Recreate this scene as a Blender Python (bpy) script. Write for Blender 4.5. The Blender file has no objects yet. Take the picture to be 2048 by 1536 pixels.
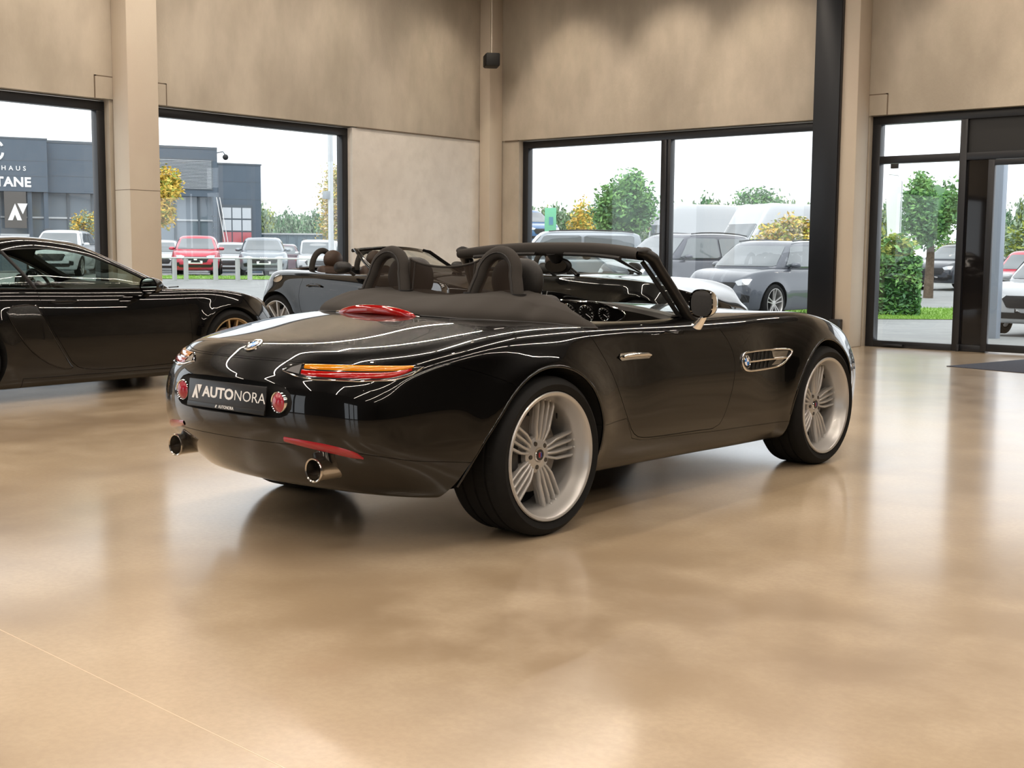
import bpy, bmesh, math, random
from mathutils import Vector, Matrix, Euler
from mathutils.bvhtree import BVHTree
random.seed(7)
S = bpy.context.scene
COL = S.collection
PI = math.pi

# ------------------------------------------------------------------ camera
CAM_YAW, CAM_PITCH, CAM_ROLL, CAM_H, F_PX = 0.69924, 0.10496, 0.00712, 1.20034, 2476.1
cam_data = bpy.data.cameras.new('camera')
cam_data.sensor_fit = 'HORIZONTAL'; cam_data.sensor_width = 36.0
cam_data.lens = 36.0 * F_PX / 2048.0
cam_data.clip_start = 0.05; cam_data.clip_end = 2000
cam = bpy.data.objects.new('camera', cam_data); COL.objects.link(cam)
_fw = Vector((-math.sin(CAM_YAW)*math.cos(CAM_PITCH), math.cos(CAM_YAW)*math.cos(CAM_PITCH), -math.sin(CAM_PITCH)))
_r = Vector((math.cos(CAM_YAW), math.sin(CAM_YAW), 0)); _u = _r.cross(_fw)
_r2 = _r*math.cos(CAM_ROLL) + _u*math.sin(CAM_ROLL); _u2 = -_r*math.sin(CAM_ROLL) + _u*math.cos(CAM_ROLL)
_m = Matrix((_r2, _u2, -_fw)).transposed().to_4x4(); _m.translation = (0, 0, CAM_H)
cam.matrix_world = _m
S.camera = cam

# ------------------------------------------------------------------ colour management, sky
S.view_settings.view_transform = 'Standard'; S.view_settings.look = 'None'
S.view_settings.gamma = 1.0; S.view_settings.exposure = 0.0
S.view_settings.use_curve_mapping = False
w = bpy.data.worlds.new('overcast_sky'); S.world = w; w.use_nodes = True
nt = w.node_tree; nt.nodes.clear()
_o = nt.nodes.new('ShaderNodeOutputWorld'); _b = nt.nodes.new('ShaderNodeBackground')
_tc = nt.nodes.new('ShaderNodeTexCoord'); _sx = nt.nodes.new('ShaderNodeSeparateXYZ'); _cr = nt.nodes.new('ShaderNodeValToRGB')
nt.links.new(_tc.outputs['Generated'], _sx.inputs[0]); nt.links.new(_sx.outputs['Z'], _cr.inputs[0])
_cr.color_ramp.elements[0].position = 0.0; _cr.color_ramp.elements[0].color = (0.93, 0.96, 1.0, 1)
_cr.color_ramp.elements[1].position = 0.5; _cr.color_ramp.elements[1].color = (0.97, 0.985, 1.0, 1)
nt.links.new(_cr.outputs[0], _b.inputs[0]); nt.links.new(_b.outputs[0], _o.inputs[0])
_b.inputs[1].default_value = SKY_STRENGTH = 1.95
sun_d = bpy.data.lights.new('soft_daylight', 'SUN'); sun_d.energy = 1.6; sun_d.angle = math.radians(50); sun_d.color = (1, .98, .95)
sun = bpy.data.objects.new('soft_daylight', sun_d); COL.objects.link(sun); sun.rotation_euler = (math.radians(28), math.radians(20), 0)

# showroom lamps: long ceiling light lines (x0,y0,x1,y1) and small round spots; the lamps themselves are built with the ceiling
CEIL_Z = 6.0
LAMP_COL = (1.0, 0.87, 0.74)
LIGHT_LINES = []
def _poly(pts, close=False):
    for a, b in zip(pts[:-1], pts[1:]): LIGHT_LINES.append((a, b))
    if close: LIGHT_LINES.append((pts[-1], pts[0]))
for x0 in (-12.2, -9.2, -6.2, -3.2, -.2, 2.8):
    _poly([(x0, -7.5), (x0, -1.6), (x0+1.3, .2), (x0+1.3, 6.0), (x0, 7.8), (x0, 13.6)])
_poly([(5.6, -7.0), (5.6, -.5), (5.6, 6.5)])
LINE_W, LINE_GAIN = 0.045, 17.0          # width in metres, watts per metre
for a, b in LIGHT_LINES:
    L = math.hypot(b[0]-a[0], b[1]-a[1])-0.1
    d = bpy.data.lights.new('ceiling_line_lamp', 'AREA'); d.shape = 'RECTANGLE'; d.size = L; d.size_y = LINE_W
    d.energy = LINE_GAIN*L; d.color = LAMP_COL
    o = bpy.data.objects.new('ceiling_line_lamp', d); COL.objects.link(o)
    o.location = ((a[0]+b[0])/2, (a[1]+b[1])/2, CEIL_Z-0.62); o.rotation_euler = (0, 0, math.atan2(b[1]-a[1], b[0]-a[0]))
# wall-washing spots: (x, y, target)
SPOTS = []
for x in (-12.0, -10.2, -8.6, -5.6, -4.2, -2.6): SPOTS.append(((x, 14.1, CEIL_Z-0.45), (x+.15, 15.6, 3.3)))
for y in (5.2, 7.3, 10.4, 12.2, 14.2): SPOTS.append(((-12.1, y, CEIL_Z-0.45), (-13.6, y+.2, 3.3)))
DOWNLIGHTS = [((x, y, CEIL_Z-.45), (x, y+.02, 0)) for x, y in ((-2.2, 1.2), (-4.6, 3.2), (-2.4, 5.6), (-5.4, 7.4), (-7.6, 2.6), (-1.0, -2.0))]
for a, b in DOWNLIGHTS:
    d = bpy.data.lights.new('down_spot_lamp', 'SPOT'); d.energy = 40; d.color = (1.0, .88, .74); d.spot_size = math.radians(80); d.spot_blend = .9; d.shadow_soft_size = .05
    o = bpy.data.objects.new('down_spot_lamp', d); COL.objects.link(o); o.location = a
for a, b in SPOTS:
    d = bpy.data.lights.new('wall_spot_lamp', 'SPOT'); d.energy = 125 if b[1] > 15 else 70; d.color = (1.0, .84, .68); d.spot_size = math.radians(70); d.spot_blend = .8; d.shadow_soft_size = .05
    o = bpy.data.objects.new('wall_spot_lamp', d); COL.objects.link(o); o.location = a
    o.rotation_euler = (Vector(b)-Vector(a)).to_track_quat('-Z', 'Y').to_euler()

# ------------------------------------------------------------------ materials
MATS = {}
def mat(name, base=(.5, .5, .5), rough=.5, metal=0., coat=0., spec=.5, emis=None, es=0., trans=0., alpha=1., ior=1.45, coat_r=.03, sheen=0.):
    if name in MATS: return MATS[name]
    m = bpy.data.materials.new(name); m.use_nodes = True
    b = m.node_tree.nodes['Principled BSDF']; i = b.inputs
    i['Base Color'].default_value = (*base, 1); i['Roughness'].default_value = rough; i['Metallic'].default_value = metal
    i['Coat Weight'].default_value = coat; i['Coat Roughness'].default_value = coat_r; i['Specular IOR Level'].default_value = spec
    i['Transmission Weight'].default_value = trans; i['Alpha'].default_value = alpha; i['IOR'].default_value = ior
    i['Sheen Weight'].default_value = sheen
    if emis: i['Emission Color'].default_value = (*emis, 1); i['Emission Strength'].default_value = es
    MATS[name] = m; return m
def noise_mat(name, c1, c2, scale=3., rough=(.5, .6), bump=0., detail=6., stretch=(1, 1, 1), c3=None, scale2=None, metal=0., bscale=None, spec=.5, coat=0., coat_r=.1):
    m = mat(name, c1, rough[0], metal, coat=coat, spec=spec, coat_r=coat_r); t = m.node_tree; n, l = t.nodes, t.links
    b = n['Principled BSDF']
    tc = n.new('ShaderNodeTexCoord'); mp = n.new('ShaderNodeMapping'); mp.inputs['Scale'].default_value = stretch
    nz = n.new('ShaderNodeTexNoise'); nz.inputs['Scale'].default_value = scale; nz.inputs['Detail'].default_value = detail; nz.inputs['Roughness'].default_value = .6
    cr = n.new('ShaderNodeValToRGB'); cr.color_ramp.interpolation = 'EASE'; cr.color_ramp.elements[0].position = .28; cr.color_ramp.elements[1].position = .72
    cr.color_ramp.elements[0].color = (*c1, 1); cr.color_ramp.elements[1].color = (*c2, 1)
    l.new(tc.outputs['Object'], mp.inputs[0]); l.new(mp.outputs[0], nz.inputs['Vector']); l.new(nz.outputs['Fac'], cr.inputs[0])
    out = cr.outputs[0]
    if c3:
        n2 = n.new('ShaderNodeTexNoise'); n2.inputs['Scale'].default_value = scale2 or scale*5; n2.inputs['Detail'].default_value = 8
        l.new(mp.outputs[0], n2.inputs['Vector'])
        r2 = n.new('ShaderNodeValToRGB'); r2.color_ramp.elements[0].position = .45; r2.color_ramp.elements[1].position = .75
        r2.color_ramp.elements[0].color = (0, 0, 0, 1); r2.color_ramp.elements[1].color = (.6, .6, .6, 1)
        l.new(n2.outputs['Fac'], r2.inputs[0])
        mx = n.new('ShaderNodeMixRGB'); mx.inputs[2].default_value = (*c3, 1)
        l.new(r2.outputs[0], mx.inputs[0]); l.new(out, mx.inputs[1]); out = mx.outputs[0]
    l.new(out, b.inputs['Base Color'])
    mr = n.new('ShaderNodeMapRange'); mr.inputs['To Min'].default_value = rough[0]; mr.inputs['To Max'].default_value = rough[1]
    l.new(nz.outputs['Fac'], mr.inputs['Value']); l.new(mr.outputs[0], b.inputs['Roughness'])
    if bump:
        bp = n.new('ShaderNodeBump'); bp.inputs['Strength'].default_value = bump; bp.inputs['Distance'].default_value = .02
        nb = n.new('ShaderNodeTexNoise'); nb.inputs['Scale'].default_value = bscale or scale*8; nb.inputs['Detail'].default_value = 4
        l.new(mp.outputs[0], nb.inputs['Vector'])
        l.new(nb.outputs['Fac'], bp.inputs['Height']); l.new(bp.outputs[0], b.inputs['Normal'])
    return m
def glass_mat(name, tint=(1, 1, 1), refl=1.0, rough=0., base=.0, film=None):
    """thin pane: see-through with a mirror share that grows at grazing angles"""
    if name in MATS: return MATS[name]
    m = bpy.data.materials.new(name); m.use_nodes = True; t = m.node_tree; n, l = t.nodes, t.links
    n.clear(); o = n.new('ShaderNodeOutputMaterial'); tr = n.new('ShaderNodeBsdfTransparent'); gl = n.new('ShaderNodeBsdfGlossy')
    tr.inputs[0].default_value = (*tint, 1); gl.inputs['Roughness'].default_value = rough; gl.inputs[0].default_value = (refl, refl, refl, 1)
    fr = n.new('ShaderNodeLayerWeight'); mx = n.new('ShaderNodeMixShader'); pw = n.new('ShaderNodeMath'); pw.operation = 'POWER'; pw.inputs[1].default_value = 4.5
    l.new(fr.outputs['Facing'], pw.inputs[0]); ma = n.new('ShaderNodeMath'); ma.operation = 'MULTIPLY_ADD'; ma.inputs[1].default_value = .9; ma.inputs[2].default_value = .045+base; l.new(pw.outputs[0], ma.inputs[0])
    l.new(ma.outputs[0], mx.inputs[0]); l.new(tr.outputs[0], mx.inputs[1]); l.new(gl.outputs[0], mx.inputs[2])
    l.new(mx.outputs[0], o.inputs[0]); MATS[name] = m; return m

# ------------------------------------------------------------------ mesh helpers
class MB:
    def __init__(s): s.v = []; s.f = []; s.mi = []; s.cur = 0
    def add(s, vs, fs):
        o = len(s.v); s.v += [tuple(v) for v in vs]; s.f += [tuple(i+o for i in f) for f in fs]; s.mi += [s.cur]*len(fs); return s
    def box(s, x0, x1, y0, y1, z0, z1):
        vs = [(x, y, z) for z in (z0, z1) for y in (y0, y1) for x in (x0, x1)]
        return s.add(vs, [(0, 2, 3, 1), (4, 5, 7, 6), (0, 1, 5, 4), (2, 6, 7, 3), (0, 4, 6, 2), (1, 3, 7, 5)])
    def grid(s, fn, nu, nv, cu=False, cv=False):
        vs = [fn(i/(nu if cu else nu-1), j/(nv if cv else nv-1)) for i in range(nu) for j in range(nv)]
        fs = []
        for i in range(nu if cu else nu-1):
            for j in range(nv if cv else nv-1):
                a, b, c, d = i*nv+j, ((i+1) % nu)*nv+j, ((i+1) % nu)*nv+(j+1) % nv, i*nv+(j+1) % nv
                fs.append((a, b, c, d))
        return s.add(vs, fs)
    def lathe(s, prof, n=32, axis='y', c=(0, 0, 0), closed=False):
        # prof: list (r, a) ; a along axis
        def fn(u, v):
            k = v*(len(prof) if closed else len(prof)-1); r, a = prof[int(round(k)) % len(prof)]
            t = 2*PI*u
            if axis == 'y': p = (r*math.cos(t), a, r*math.sin(t))
            elif axis == 'z': p = (r*math.cos(t), r*math.sin(t), a)
            else: p = (a, r*math.cos(t), r*math.sin(t))
            return (p[0]+c[0], p[1]+c[1], p[2]+c[2])
        return s.grid(fn, n, len(prof), cu=True, cv=closed)
    def tube(s, pts, r, n=10, caps=True, flat=1.0):
        pts = [Vector(p) for p in pts]; rs = r if isinstance(r, (list, tuple)) else [r]*len(pts)
        up = None; rings = []
        for i, p in enumerate(pts):
            t = (pts[min(i+1, len(pts)-1)]-pts[max(i-1, 0)]).normalized()
            if up is None:
                up = Vector((0, 0, 1)) if abs(t.z) < .9 else Vector((0, 1, 0))
            a = t.cross(up).normalized(); b = a.cross(t).normalized(); up = b
            rings.append([p+a*math.cos(2*PI*k/n)*rs[i]+b*math.sin(2*PI*k/n)*rs[i]*flat for k in range(n)])
        vs = [v for rg in rings for v in rg]; fs = []
        for i in range(len(pts)-1):
            for k in range(n): fs.append((i*n+k, i*n+(k+1) % n, (i+1)*n+(k+1) % n, (i+1)*n+k))
        if caps: fs.append(tuple(range(n-1, -1, -1))); fs.append(tuple((len(pts)-1)*n+k for k in range(n)))
        return s.add(vs, fs)
    def prism(s, poly, h0, h1, axis='z'):
        n = len(poly)
        def P(a, b, h): return (a, b, h) if axis == 'z' else ((a, h, b) if axis == 'y' else (h, a, b))
        vs = [P(a, b, h0) for a, b in poly]+[P(a, b, h1) for a, b in poly]
        fs = [tuple(range(n))[::-1], tuple(range(n, 2*n))]+[(i, (i+1) % n, n+(i+1) % n, n+i) for i in range(n)]
        return s.add(vs, fs)
    def ball(s, c, r, n=16, sc=(1, 1, 1)):
        return s.grid(lambda u, v: (c[0]+r*sc[0]*math.cos(2*PI*u)*math.sin(PI*v*.998+.003), c[1]+r*sc[1]*math.sin(2*PI*u)*math.sin(PI*v*.998+.003), c[2]+r*sc[2]*math.cos(PI*v*.998+.003)), n, n//2+1, cu=True)
    def build(s, name, mats, parent=None, smooth=35, bevel=0, fix=True, bseg=2):
        me = bpy.data.meshes.new(name); me.from_pydata(s.v, [], s.f)
        if not isinstance(mats, (list, tuple)): mats = [mats]
        for m in mats: me.materials.append(m)
        for p, i in zip(me.polygons, s.mi): p.material_index = min(i, len(mats)-1)
        if fix:
            bm = bmesh.new(); bm.from_mesh(me); bmesh.ops.recalc_face_normals(bm, faces=bm.faces)
            if bevel: bmesh.ops.bevel(bm, geom=[e for e in bm.edges if len(e.link_faces) == 2 and e.calc_face_angle(0) > .6], offset=bevel, segments=bseg, affect='EDGES', profile=.5)
            bm.to_mesh(me); bm.free()
        if smooth:
            me.polygons.foreach_set('use_smooth', [True]*len(me.polygons)); me.set_sharp_from_angle(angle=math.radians(smooth))
        o = bpy.data.objects.new(name, me); COL.objects.link(o)
        if parent: o.parent = parent
        return o
def empty(name, loc=(0, 0, 0), rz=0., label=None, cat=None, group=None, parent=None):
    o = bpy.data.objects.new(name, None); COL.objects.link(o); o.location = loc; o.rotation_euler = (0, 0, rz); o.empty_display_size = .1
    if parent: o.parent = parent
    return tag(o, label, cat, group)
def tag(o, label=None, cat=None, group=None, kind=None):
    if label: o['label'] = label
    if cat: o['category'] = cat
    if group: o['group'] = group
    if kind: o['kind'] = kind
    return o
def struct(o): o['kind'] = 'structure'; return o
def copy_tree(o, parent=None):
    c = o.copy(); COL.objects.link(c)
    if parent: c.parent = parent
    for ch in list(o.children): copy_tree(ch, c)
    return c
def spl(xs, ys):
    """monotone-ish cubic interpolation through (xs, ys)"""
    n = len(xs); ds = []
    for i in range(n):
        if i == 0: d = (ys[1]-ys[0])/(xs[1]-xs[0])
        elif i == n-1: d = (ys[-1]-ys[-2])/(xs[-1]-xs[-2])
        else: d = (ys[i+1]-ys[i-1])/(xs[i+1]-xs[i-1])
        ds.append(d)
    def f(x):
        if x <= xs[0]: return ys[0]
        if x >= xs[-1]: return ys[-1]
        k = 0
        while xs[k+1] < x: k += 1
        h = xs[k+1]-xs[k]; t = (x-xs[k])/h
        return (2*t**3-3*t*t+1)*ys[k]+(t**3-2*t*t+t)*h*ds[k]+(-2*t**3+3*t*t)*ys[k+1]+(t**3-t*t)*h*ds[k+1]
    return f
def text_mesh(name, txt, size, m, parent, mw, bold=0., ext=.0015, xs=1., align='CENTER', spacing=1.0, shear=0.):
    cu = bpy.data.curves.new(name, 'FONT'); cu.body = txt; cu.size = size; cu.extrude = ext; cu.offset = bold; cu.align_x = align; cu.align_y = 'CENTER'; cu.space_character = spacing; cu.shear = shear; cu.resolution_u = 3
    o = bpy.data.objects.new(name, cu); COL.objects.link(o); bpy.context.view_layer.update()
    me = bpy.data.meshes.new_from_object(o.evaluated_get(bpy.context.evaluated_depsgraph_get())); bpy.data.objects.remove(o)
    for v in me.vertices: v.co.x *= xs
    me.transform(mw); me.materials.clear(); me.materials.append(m)
    o = bpy.data.objects.new(name, me); COL.objects.link(o)
    if parent: o.parent = parent
    return o

# ------------------------------------------------------------------ smooth car shells: interpolated subdivision of a box cage, then boolean panel cuts
def cage_body(P, level=3, iters=4):
    """P(i,c,r)->(x,y,z) targets on the half cage; i stations, c columns 0..C from the centre line, r rows 0..R top to bottom."""
    NI, NC, NR, fn = P
    idx = {}; vs = []; fs = []
    def V(i, c, r, s):
        if c == 0: s = 1
        k = (i, c, r, s)
        if k not in idx:
            x, y, z = fn(i, c, r); idx[k] = len(vs); vs.append((x, y*s if c else 0., z))
        return idx[k]
    for s in (1, -1):
        for i in range(NI-1):
            for c in range(NC-1):
                for r in (0, NR-1):
                    q = [V(i, c, r, s), V(i+1, c, r, s), V(i+1, c+1, r, s), V(i, c+1, r, s)]
                    fs.append(q)
            for r in range(NR-1):
                fs.append([V(i, NC-1, r, s), V(i+1, NC-1, r, s), V(i+1, NC-1, r+1, s), V(i, NC-1, r+1, s)])
        for i in (0, NI-1):
            for c in range(NC-1):
                for r in range(NR-1): fs.append([V(i, c, r, s), V(i, c+1, r, s), V(i, c+1, r+1, s), V(i, c, r+1, s)])
    me = bpy.data.meshes.new('cage'); me.from_pydata(vs, [], fs)
    bm = bmesh.new(); bm.from_mesh(me); bmesh.ops.recalc_face_normals(bm, faces=bm.faces); bm.to_mesh(me); bm.free()
    o = bpy.data.objects.new('cage', me); COL.objects.link(o)
    md = o.modifiers.new('s', 'SUBSURF'); md.levels = 1; md.render_levels = level; md.use_limit_surface = True; md.quality = 4
    tgt = [Vector(v) for v in vs]; cur = [Vector(v) for v in vs]
    for it in range(iters):
        bpy.context.view_layer.update(); dg = bpy.context.evaluated_depsgraph_get(); ev = o.evaluated_get(dg).to_mesh()
        for k in range(len(vs)): cur[k] += (tgt[k]-ev.vertices[k].co)*.9
        o.evaluated_get(dg).to_mesh_clear()
        for k in range(len(vs)): me.vertices[k].co = cur[k]
        me.update()
    md.levels = level; bpy.context.view_layer.update()
    out = bpy.data.meshes.new_from_object(o.evaluated_get(bpy.context.evaluated_depsgraph_get()))
    bpy.data.objects.remove(o); bpy.data.meshes.remove(me)
    return out
def mesh_bool(me, cutter_mb, op='DIFFERENCE'):
    a = bpy.data.objects.new('a', me); COL.objects.link(a)
    b = cutter_mb.build('b', MATS['cut_face'], smooth=0)
    md = a.modifiers.new('m', 'BOOLEAN'); md.operation = op; md.object = b; md.solver = 'EXACT'
    bpy.context.view_layer.update()
    out = bpy.data.meshes.new_from_object(a.evaluated_get(bpy.context.evaluated_depsgraph_get()))
    bpy.data.objects.remove(a); bpy.data.objects.remove(b); return out
class Shell:
    """remembers the smooth surface so cut panels keep its exact shading normals"""
    def __init__(s, me):
        s.me = me; me.polygons.foreach_set('use_smooth', [True]*len(me.polygons)); me.update()
        s.bm = bmesh.new(); s.bm.from_mesh(me); bmesh.ops.triangulate(s.bm, faces=s.bm.faces); s.bm.faces.ensure_lookup_table(); s.bm.normal_update()
        s.tree = BVHTree.FromBMesh(s.bm)
    def normal(s, p):
        loc, n, fi, d = s.tree.find_nearest(p)
        f = s.bm.faces[fi]; vs = [v for v in f.verts]
        a, b, c = (v.co for v in vs); from_ = loc
        v0, v1, v2 = b-a, c-a, from_-a
        d00, d01, d11, d20, d21 = v0.dot(v0), v0.dot(v1), v1.dot(v1), v2.dot(v0), v2.dot(v1)
        den = d00*d11-d01*d01
        if abs(den) < 1e-14: return n, d, n
        v = (d11*d20-d01*d21)/den; w_ = (d00*d21-d01*d20)/den; u = 1-v-w_
        return (vs[0].normal*u+vs[1].normal*v+vs[2].normal*w_).normalized(), d, n
    def finish(s, me, name, paint, inner, parent):
        """paint where the surface is still the shell, inner where it is a cut"""
        me.materials.clear(); me.materials.append(paint); me.materials.append(inner)
        cn = [None]*len(me.loops)
        me.polygons.foreach_set('use_smooth', [True]*len(me.polygons))
        vn = {}
        for p in me.polygons:
            c = p.center; n, d, fn = s.normal(c)
            if d < .0045 and (p.normal.dot(n) > .5 or all(s.tree.find_nearest(me.vertices[vi].co)[3] < .002 for vi in p.vertices)):
                p.material_index = 0
                for li, vi in zip(p.loop_indices, p.vertices):
                    if vi not in vn: vn[vi] = s.normal(me.vertices[vi].co)[0]
                    cn[li] = vn[vi]
            else:
                p.material_index = 1
                for li in p.loop_indices: cn[li] = p.normal.copy()
        me.normals_split_custom_set([tuple(x) for x in cn])
        me.name = name; o = bpy.data.objects.new(name, me); COL.objects.link(o); o.parent = parent; return o
mat('cut_face', (.02, .02, .02), .7)
def offset_poly(poly, d):
    """shrink a closed polygon by d (any winding)"""
    n = len(poly); A = sum(poly[i][0]*poly[(i+1) % n][1]-poly[(i+1) % n][0]*poly[i][1] for i in range(n)); sg = 1 if A > 0 else -1
    out = []
    for i in range(n):
        p, a, b = Vector(poly[i]), Vector(poly[i-1]), Vector(poly[(i+1) % n])
        e1 = (p-a).normalized(); e2 = (b-p).normalized()
        n1 = Vector((-e1.y, e1.x))*sg; n2 = Vector((-e2.y, e2.x))*sg; m_ = (n1+n2)
        m_ = m_/max(m_.length_squared, .3)*2
        out.append((p.x+m_.x*d, p.y+m_.y*d))
    return out
def densify(pts, k=4):
    n = len(pts); return [tuple(pts[i][c]+(pts[(i+1) % n][c]-pts[i][c])*j/k for c in range(len(pts[i]))) for i in range(n) for j in range(k)]
def smooth_poly(pts, k=2, closed=True):
    for _ in range(k):
        q = []
        n = len(pts)
        for i in range(n if closed else n-1):
            a, b = pts[i], pts[(i+1) % n]
            q += [tuple(.75*u+.25*v for u, v in zip(a, b)), tuple(.25*u+.75*v for u, v in zip(a, b))]
        if not closed: q = [pts[0]]+q+[pts[-1]]
        pts = q
    return pts
# ================================================================== the showroom shell
concrete = noise_mat('concrete_wall', (.37, .325, .262), (.56, .50, .41), .8, (.75, .85), .12, 8, (1, 1, .5), c3=(.36, .315, .25), scale2=2.6, bscale=40)
window_lit_conc = noise_mat('window_lit_concrete', (.70, .66, .60), (.78, .74, .68), 1.6, (.7, .85), .10, 8, c3=(.62, .58, .52), scale2=5, bscale=45)  # wall panel made paler: window light painted into its colour
pillar_m = noise_mat('pillar_concrete', (.56, .48, .39), (.60, .53, .43), .9, (.75, .85), .05, 5, bscale=60)
joint_m = mat('joint_seal', (.16, .12, .085), .8)
frame_m = mat('anthracite_frame', (.013, .014, .017), .32, spec=.5)
ceil_m = mat('dark_ceiling', (.012, .012, .013), .8)
steel_m = mat('black_steel_column', (.008, .010, .014), .35)
lampbody_m = mat('lamp_housing', (.02, .02, .02), .5)
glass_win = glass_mat('window_glass', (.97, .985, .99), .8)
glass_dark = glass_mat('smoked_door_glass', (.10, .11, .11), .9, base=.03)
def floor_material():
    m = mat('polished_concrete_floor', (.4, .3, .2), .25); t = m.node_tree; n, l = t.nodes, t.links; b = n['Principled BSDF']
    tc = n.new('ShaderNodeTexCoord')
    def noise(scale, det, rough=.6, st=(1, 1, 1), dist=0.):
        mp = n.new('ShaderNodeMapping'); mp.inputs['Scale'].default_value = st; l.new(tc.outputs['Object'], mp.inputs[0])
        z = n.new('ShaderNodeTexNoise'); z.inputs['Scale'].default_value = scale; z.inputs['Detail'].default_value = det; z.inputs['Roughness'].default_value = rough; z.inputs['Distortion'].default_value = dist
        l.new(mp.outputs[0], z.inputs['Vector']); return z
    def mr_(z, lo, hi, a, c):
        q = n.new('ShaderNodeMapRange'); q.interpolation_type = 'SMOOTHSTEP'; q.inputs['From Min'].default_value = lo; q.inputs['From Max'].default_value = hi; q.inputs['To Min'].default_value = a; q.inputs['To Max'].default_value = c
        l.new(z.outputs['Fac'], q.inputs['Value']); return q
    def mix(fac, a, c):
        q = n.new('ShaderNodeMixRGB'); l.new(fac.outputs[0], q.inputs[0])
        for k, v in ((1, a), (2, c)):
            if isinstance(v, tuple): q.inputs[k].default_value = (*v, 1)
            else: l.new(v.outputs[0], q.inputs[k])
        return q
    n1 = noise(.45, 3, .5); n2 = noise(2.0, 7, .6); n3 = noise(1.1, 3, .5); n5 = noise(45, 3, .6)
    c = mix(mr_(n1, .32, .68, 0, 1), (.31, .225, .14), (.54, .415, .27))
    c = mix(mr_(n2, .35, .75, 0, .60), c, (.64, .52, .37))
    c = mix(mr_(n3, .48, .75, 0, .5), c, (.30, .215, .14))
    c = mix(mr_(n5, .3, .7, 0, .25), c, (.34, .245, .15))
    l.new(c.outputs[0], b.inputs['Base Color'])
    l.new(mr_(n2, .3, .8, .30, .40).outputs[0], b.inputs['Roughness'])
    b.inputs['Specular IOR Level'].default_value = .6; b.inputs['Coat Weight'].default_value = .8; b.inputs['Coat Roughness'].default_value = .15; b.inputs['Coat IOR'].default_value = 1.55
    n4 = noise(6, 5, .5, (1, 1, 1)); bp = n.new('ShaderNodeBump'); bp.inputs['Strength'].default_value = .02; bp.inputs['Distance'].default_value = .02
    l.new(n4.outputs['Fac'], bp.inputs['Height']); l.new(bp.outputs[0], b.inputs['Normal'])
    return m
floor_m = floor_material()
WA, WB, WR, WF, HL = -13.62, 15.646, 9.0, -8.5, 3.03
struct(MB().box(WA-.35, WR+.35, WF-.35, WB+.35, -.3, 0).build('floor', floor_m, smooth=0))
struct(MB().box(WA-.35, WR+.35, WF-.35, WB+.35, CEIL_Z, CEIL_Z+.3).build('ceiling', ceil_m, smooth=0))
m = MB()                                                     # saw-cut joint in the slab
for a, b in (((-3.9, 1.9), (-1.2, 1.73)),): m.tube([(a[0], a[1], -.0005), (b[0], b[1], -.0005)], .0016, 6)
struct(m.build('trim_1', mat('slab_joint', (.72, .60, .45), .6)))

# left wall with its window bays
BAYS_L = [(-7.6, -4.8), (-4.1, -.5), (.1, 3.6), (4.3, 8.56), (9.12, 12.55)]
m = MB().box(WA-.3, WA, WF, WB+.3, HL, CEIL_Z)
edges = [WF]+[v for b_ in BAYS_L for v in b_]+[WB+.3]
for k in range(0, len(edges), 2):
    if k == len(edges)-2: m.cur = 1; m.box(WA-.3, WA-.02, edges[k], edges[k+1], 0, HL-.012); m.cur = 0
    else: m.box(WA-.3, WA-.02, edges[k], edges[k+1], 0, HL)
struct(m.build('wall_left', [concrete, window_lit_conc], smooth=0))
struct(MB().box(WA-.03, WA+.004, 12.62, WB-.25, HL-.012, HL+.004).build('trim_2', joint_m, smooth=0))
def window(n, axis, pl, a0, a1, z0=.06, z1=HL-.02, mull=(), t=.11, dep=.12, back=.12):
    """frame in plane axis=pl (x or y); the frame stands `back` behind the wall face; sg outwards"""
    sg = -1 if (axis == 'x' and pl < 0) or (axis == 'y' and pl < 0) else 1
    p0, p1 = sorted((pl+sg*back, pl+sg*(back+dep)))
    def bx(mb, u0, u1, za, zb, q0=p0, q1=p1):
        return mb.box(q0, q1, u0, u1, za, zb) if axis == 'x' else mb.box(u0, u1, q0, q1, za, zb)
    fr = MB(); bx(fr, a0, a1, z1-t, z1); bx(fr, a0, a1, z0-.06, z0+t*.6); bx(fr, a0, a0+t, z0+t*.6, z1-t); bx(fr, a1-t, a1, z0+t*.6, z1-t)
    for mm in mull: bx(fr, mm-.085, mm+.085, z0+t*.6, z1-t)
    o = struct(fr.build('window_%d' % n, frame_m, bevel=.004))
    q = (p0+p1)/2; cuts = [a0+t]+[v for mm in mull for v in (mm-.085, mm+.085)]+[a1-t]
    for k in range(0, len(cuts), 2):
        g = MB(); bx(g, cuts[k], cuts[k+1], z0+t*.6, z1-t, q-.004, q+.004); g.build('glass_pane', glass_win, o, smooth=0)
    if mull:
        for mm in mull:
            g = MB(); bx(g, mm-.03, mm+.03, z0+t*.6, z1-t, p0-.03*sg if sg > 0 else p0, p1 if sg > 0 else p1+.03); g.build('mullion_cap', frame_m, o, bevel=.004)
    return o
for k, (a, b) in enumerate(BAYS_L): window(k+1, 'x', WA, a, b)
# back wall: big window, door bay
m = MB().box(WA-.3, WR+.3, WB, WB+.3, HL, CEIL_Z).box(WA, -13.06, WB+.02, WB+.3, 0, HL).box(-7.62, -7.06, WB+.02, WB+.3, 0, HL).box(-2.9, WR+.3, WB+.02, WB+.3, 0, HL)
struct(m.build('wall_back', concrete, smooth=0))
struct(MB().box(-13.35, -13.06, WB-.004, WB+.03, HL-.012, HL+.004).build('trim_3', joint_m, smooth=0))
window(6, 'y', WB, -13.06, -7.62, mull=(-10.30,))
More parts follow.
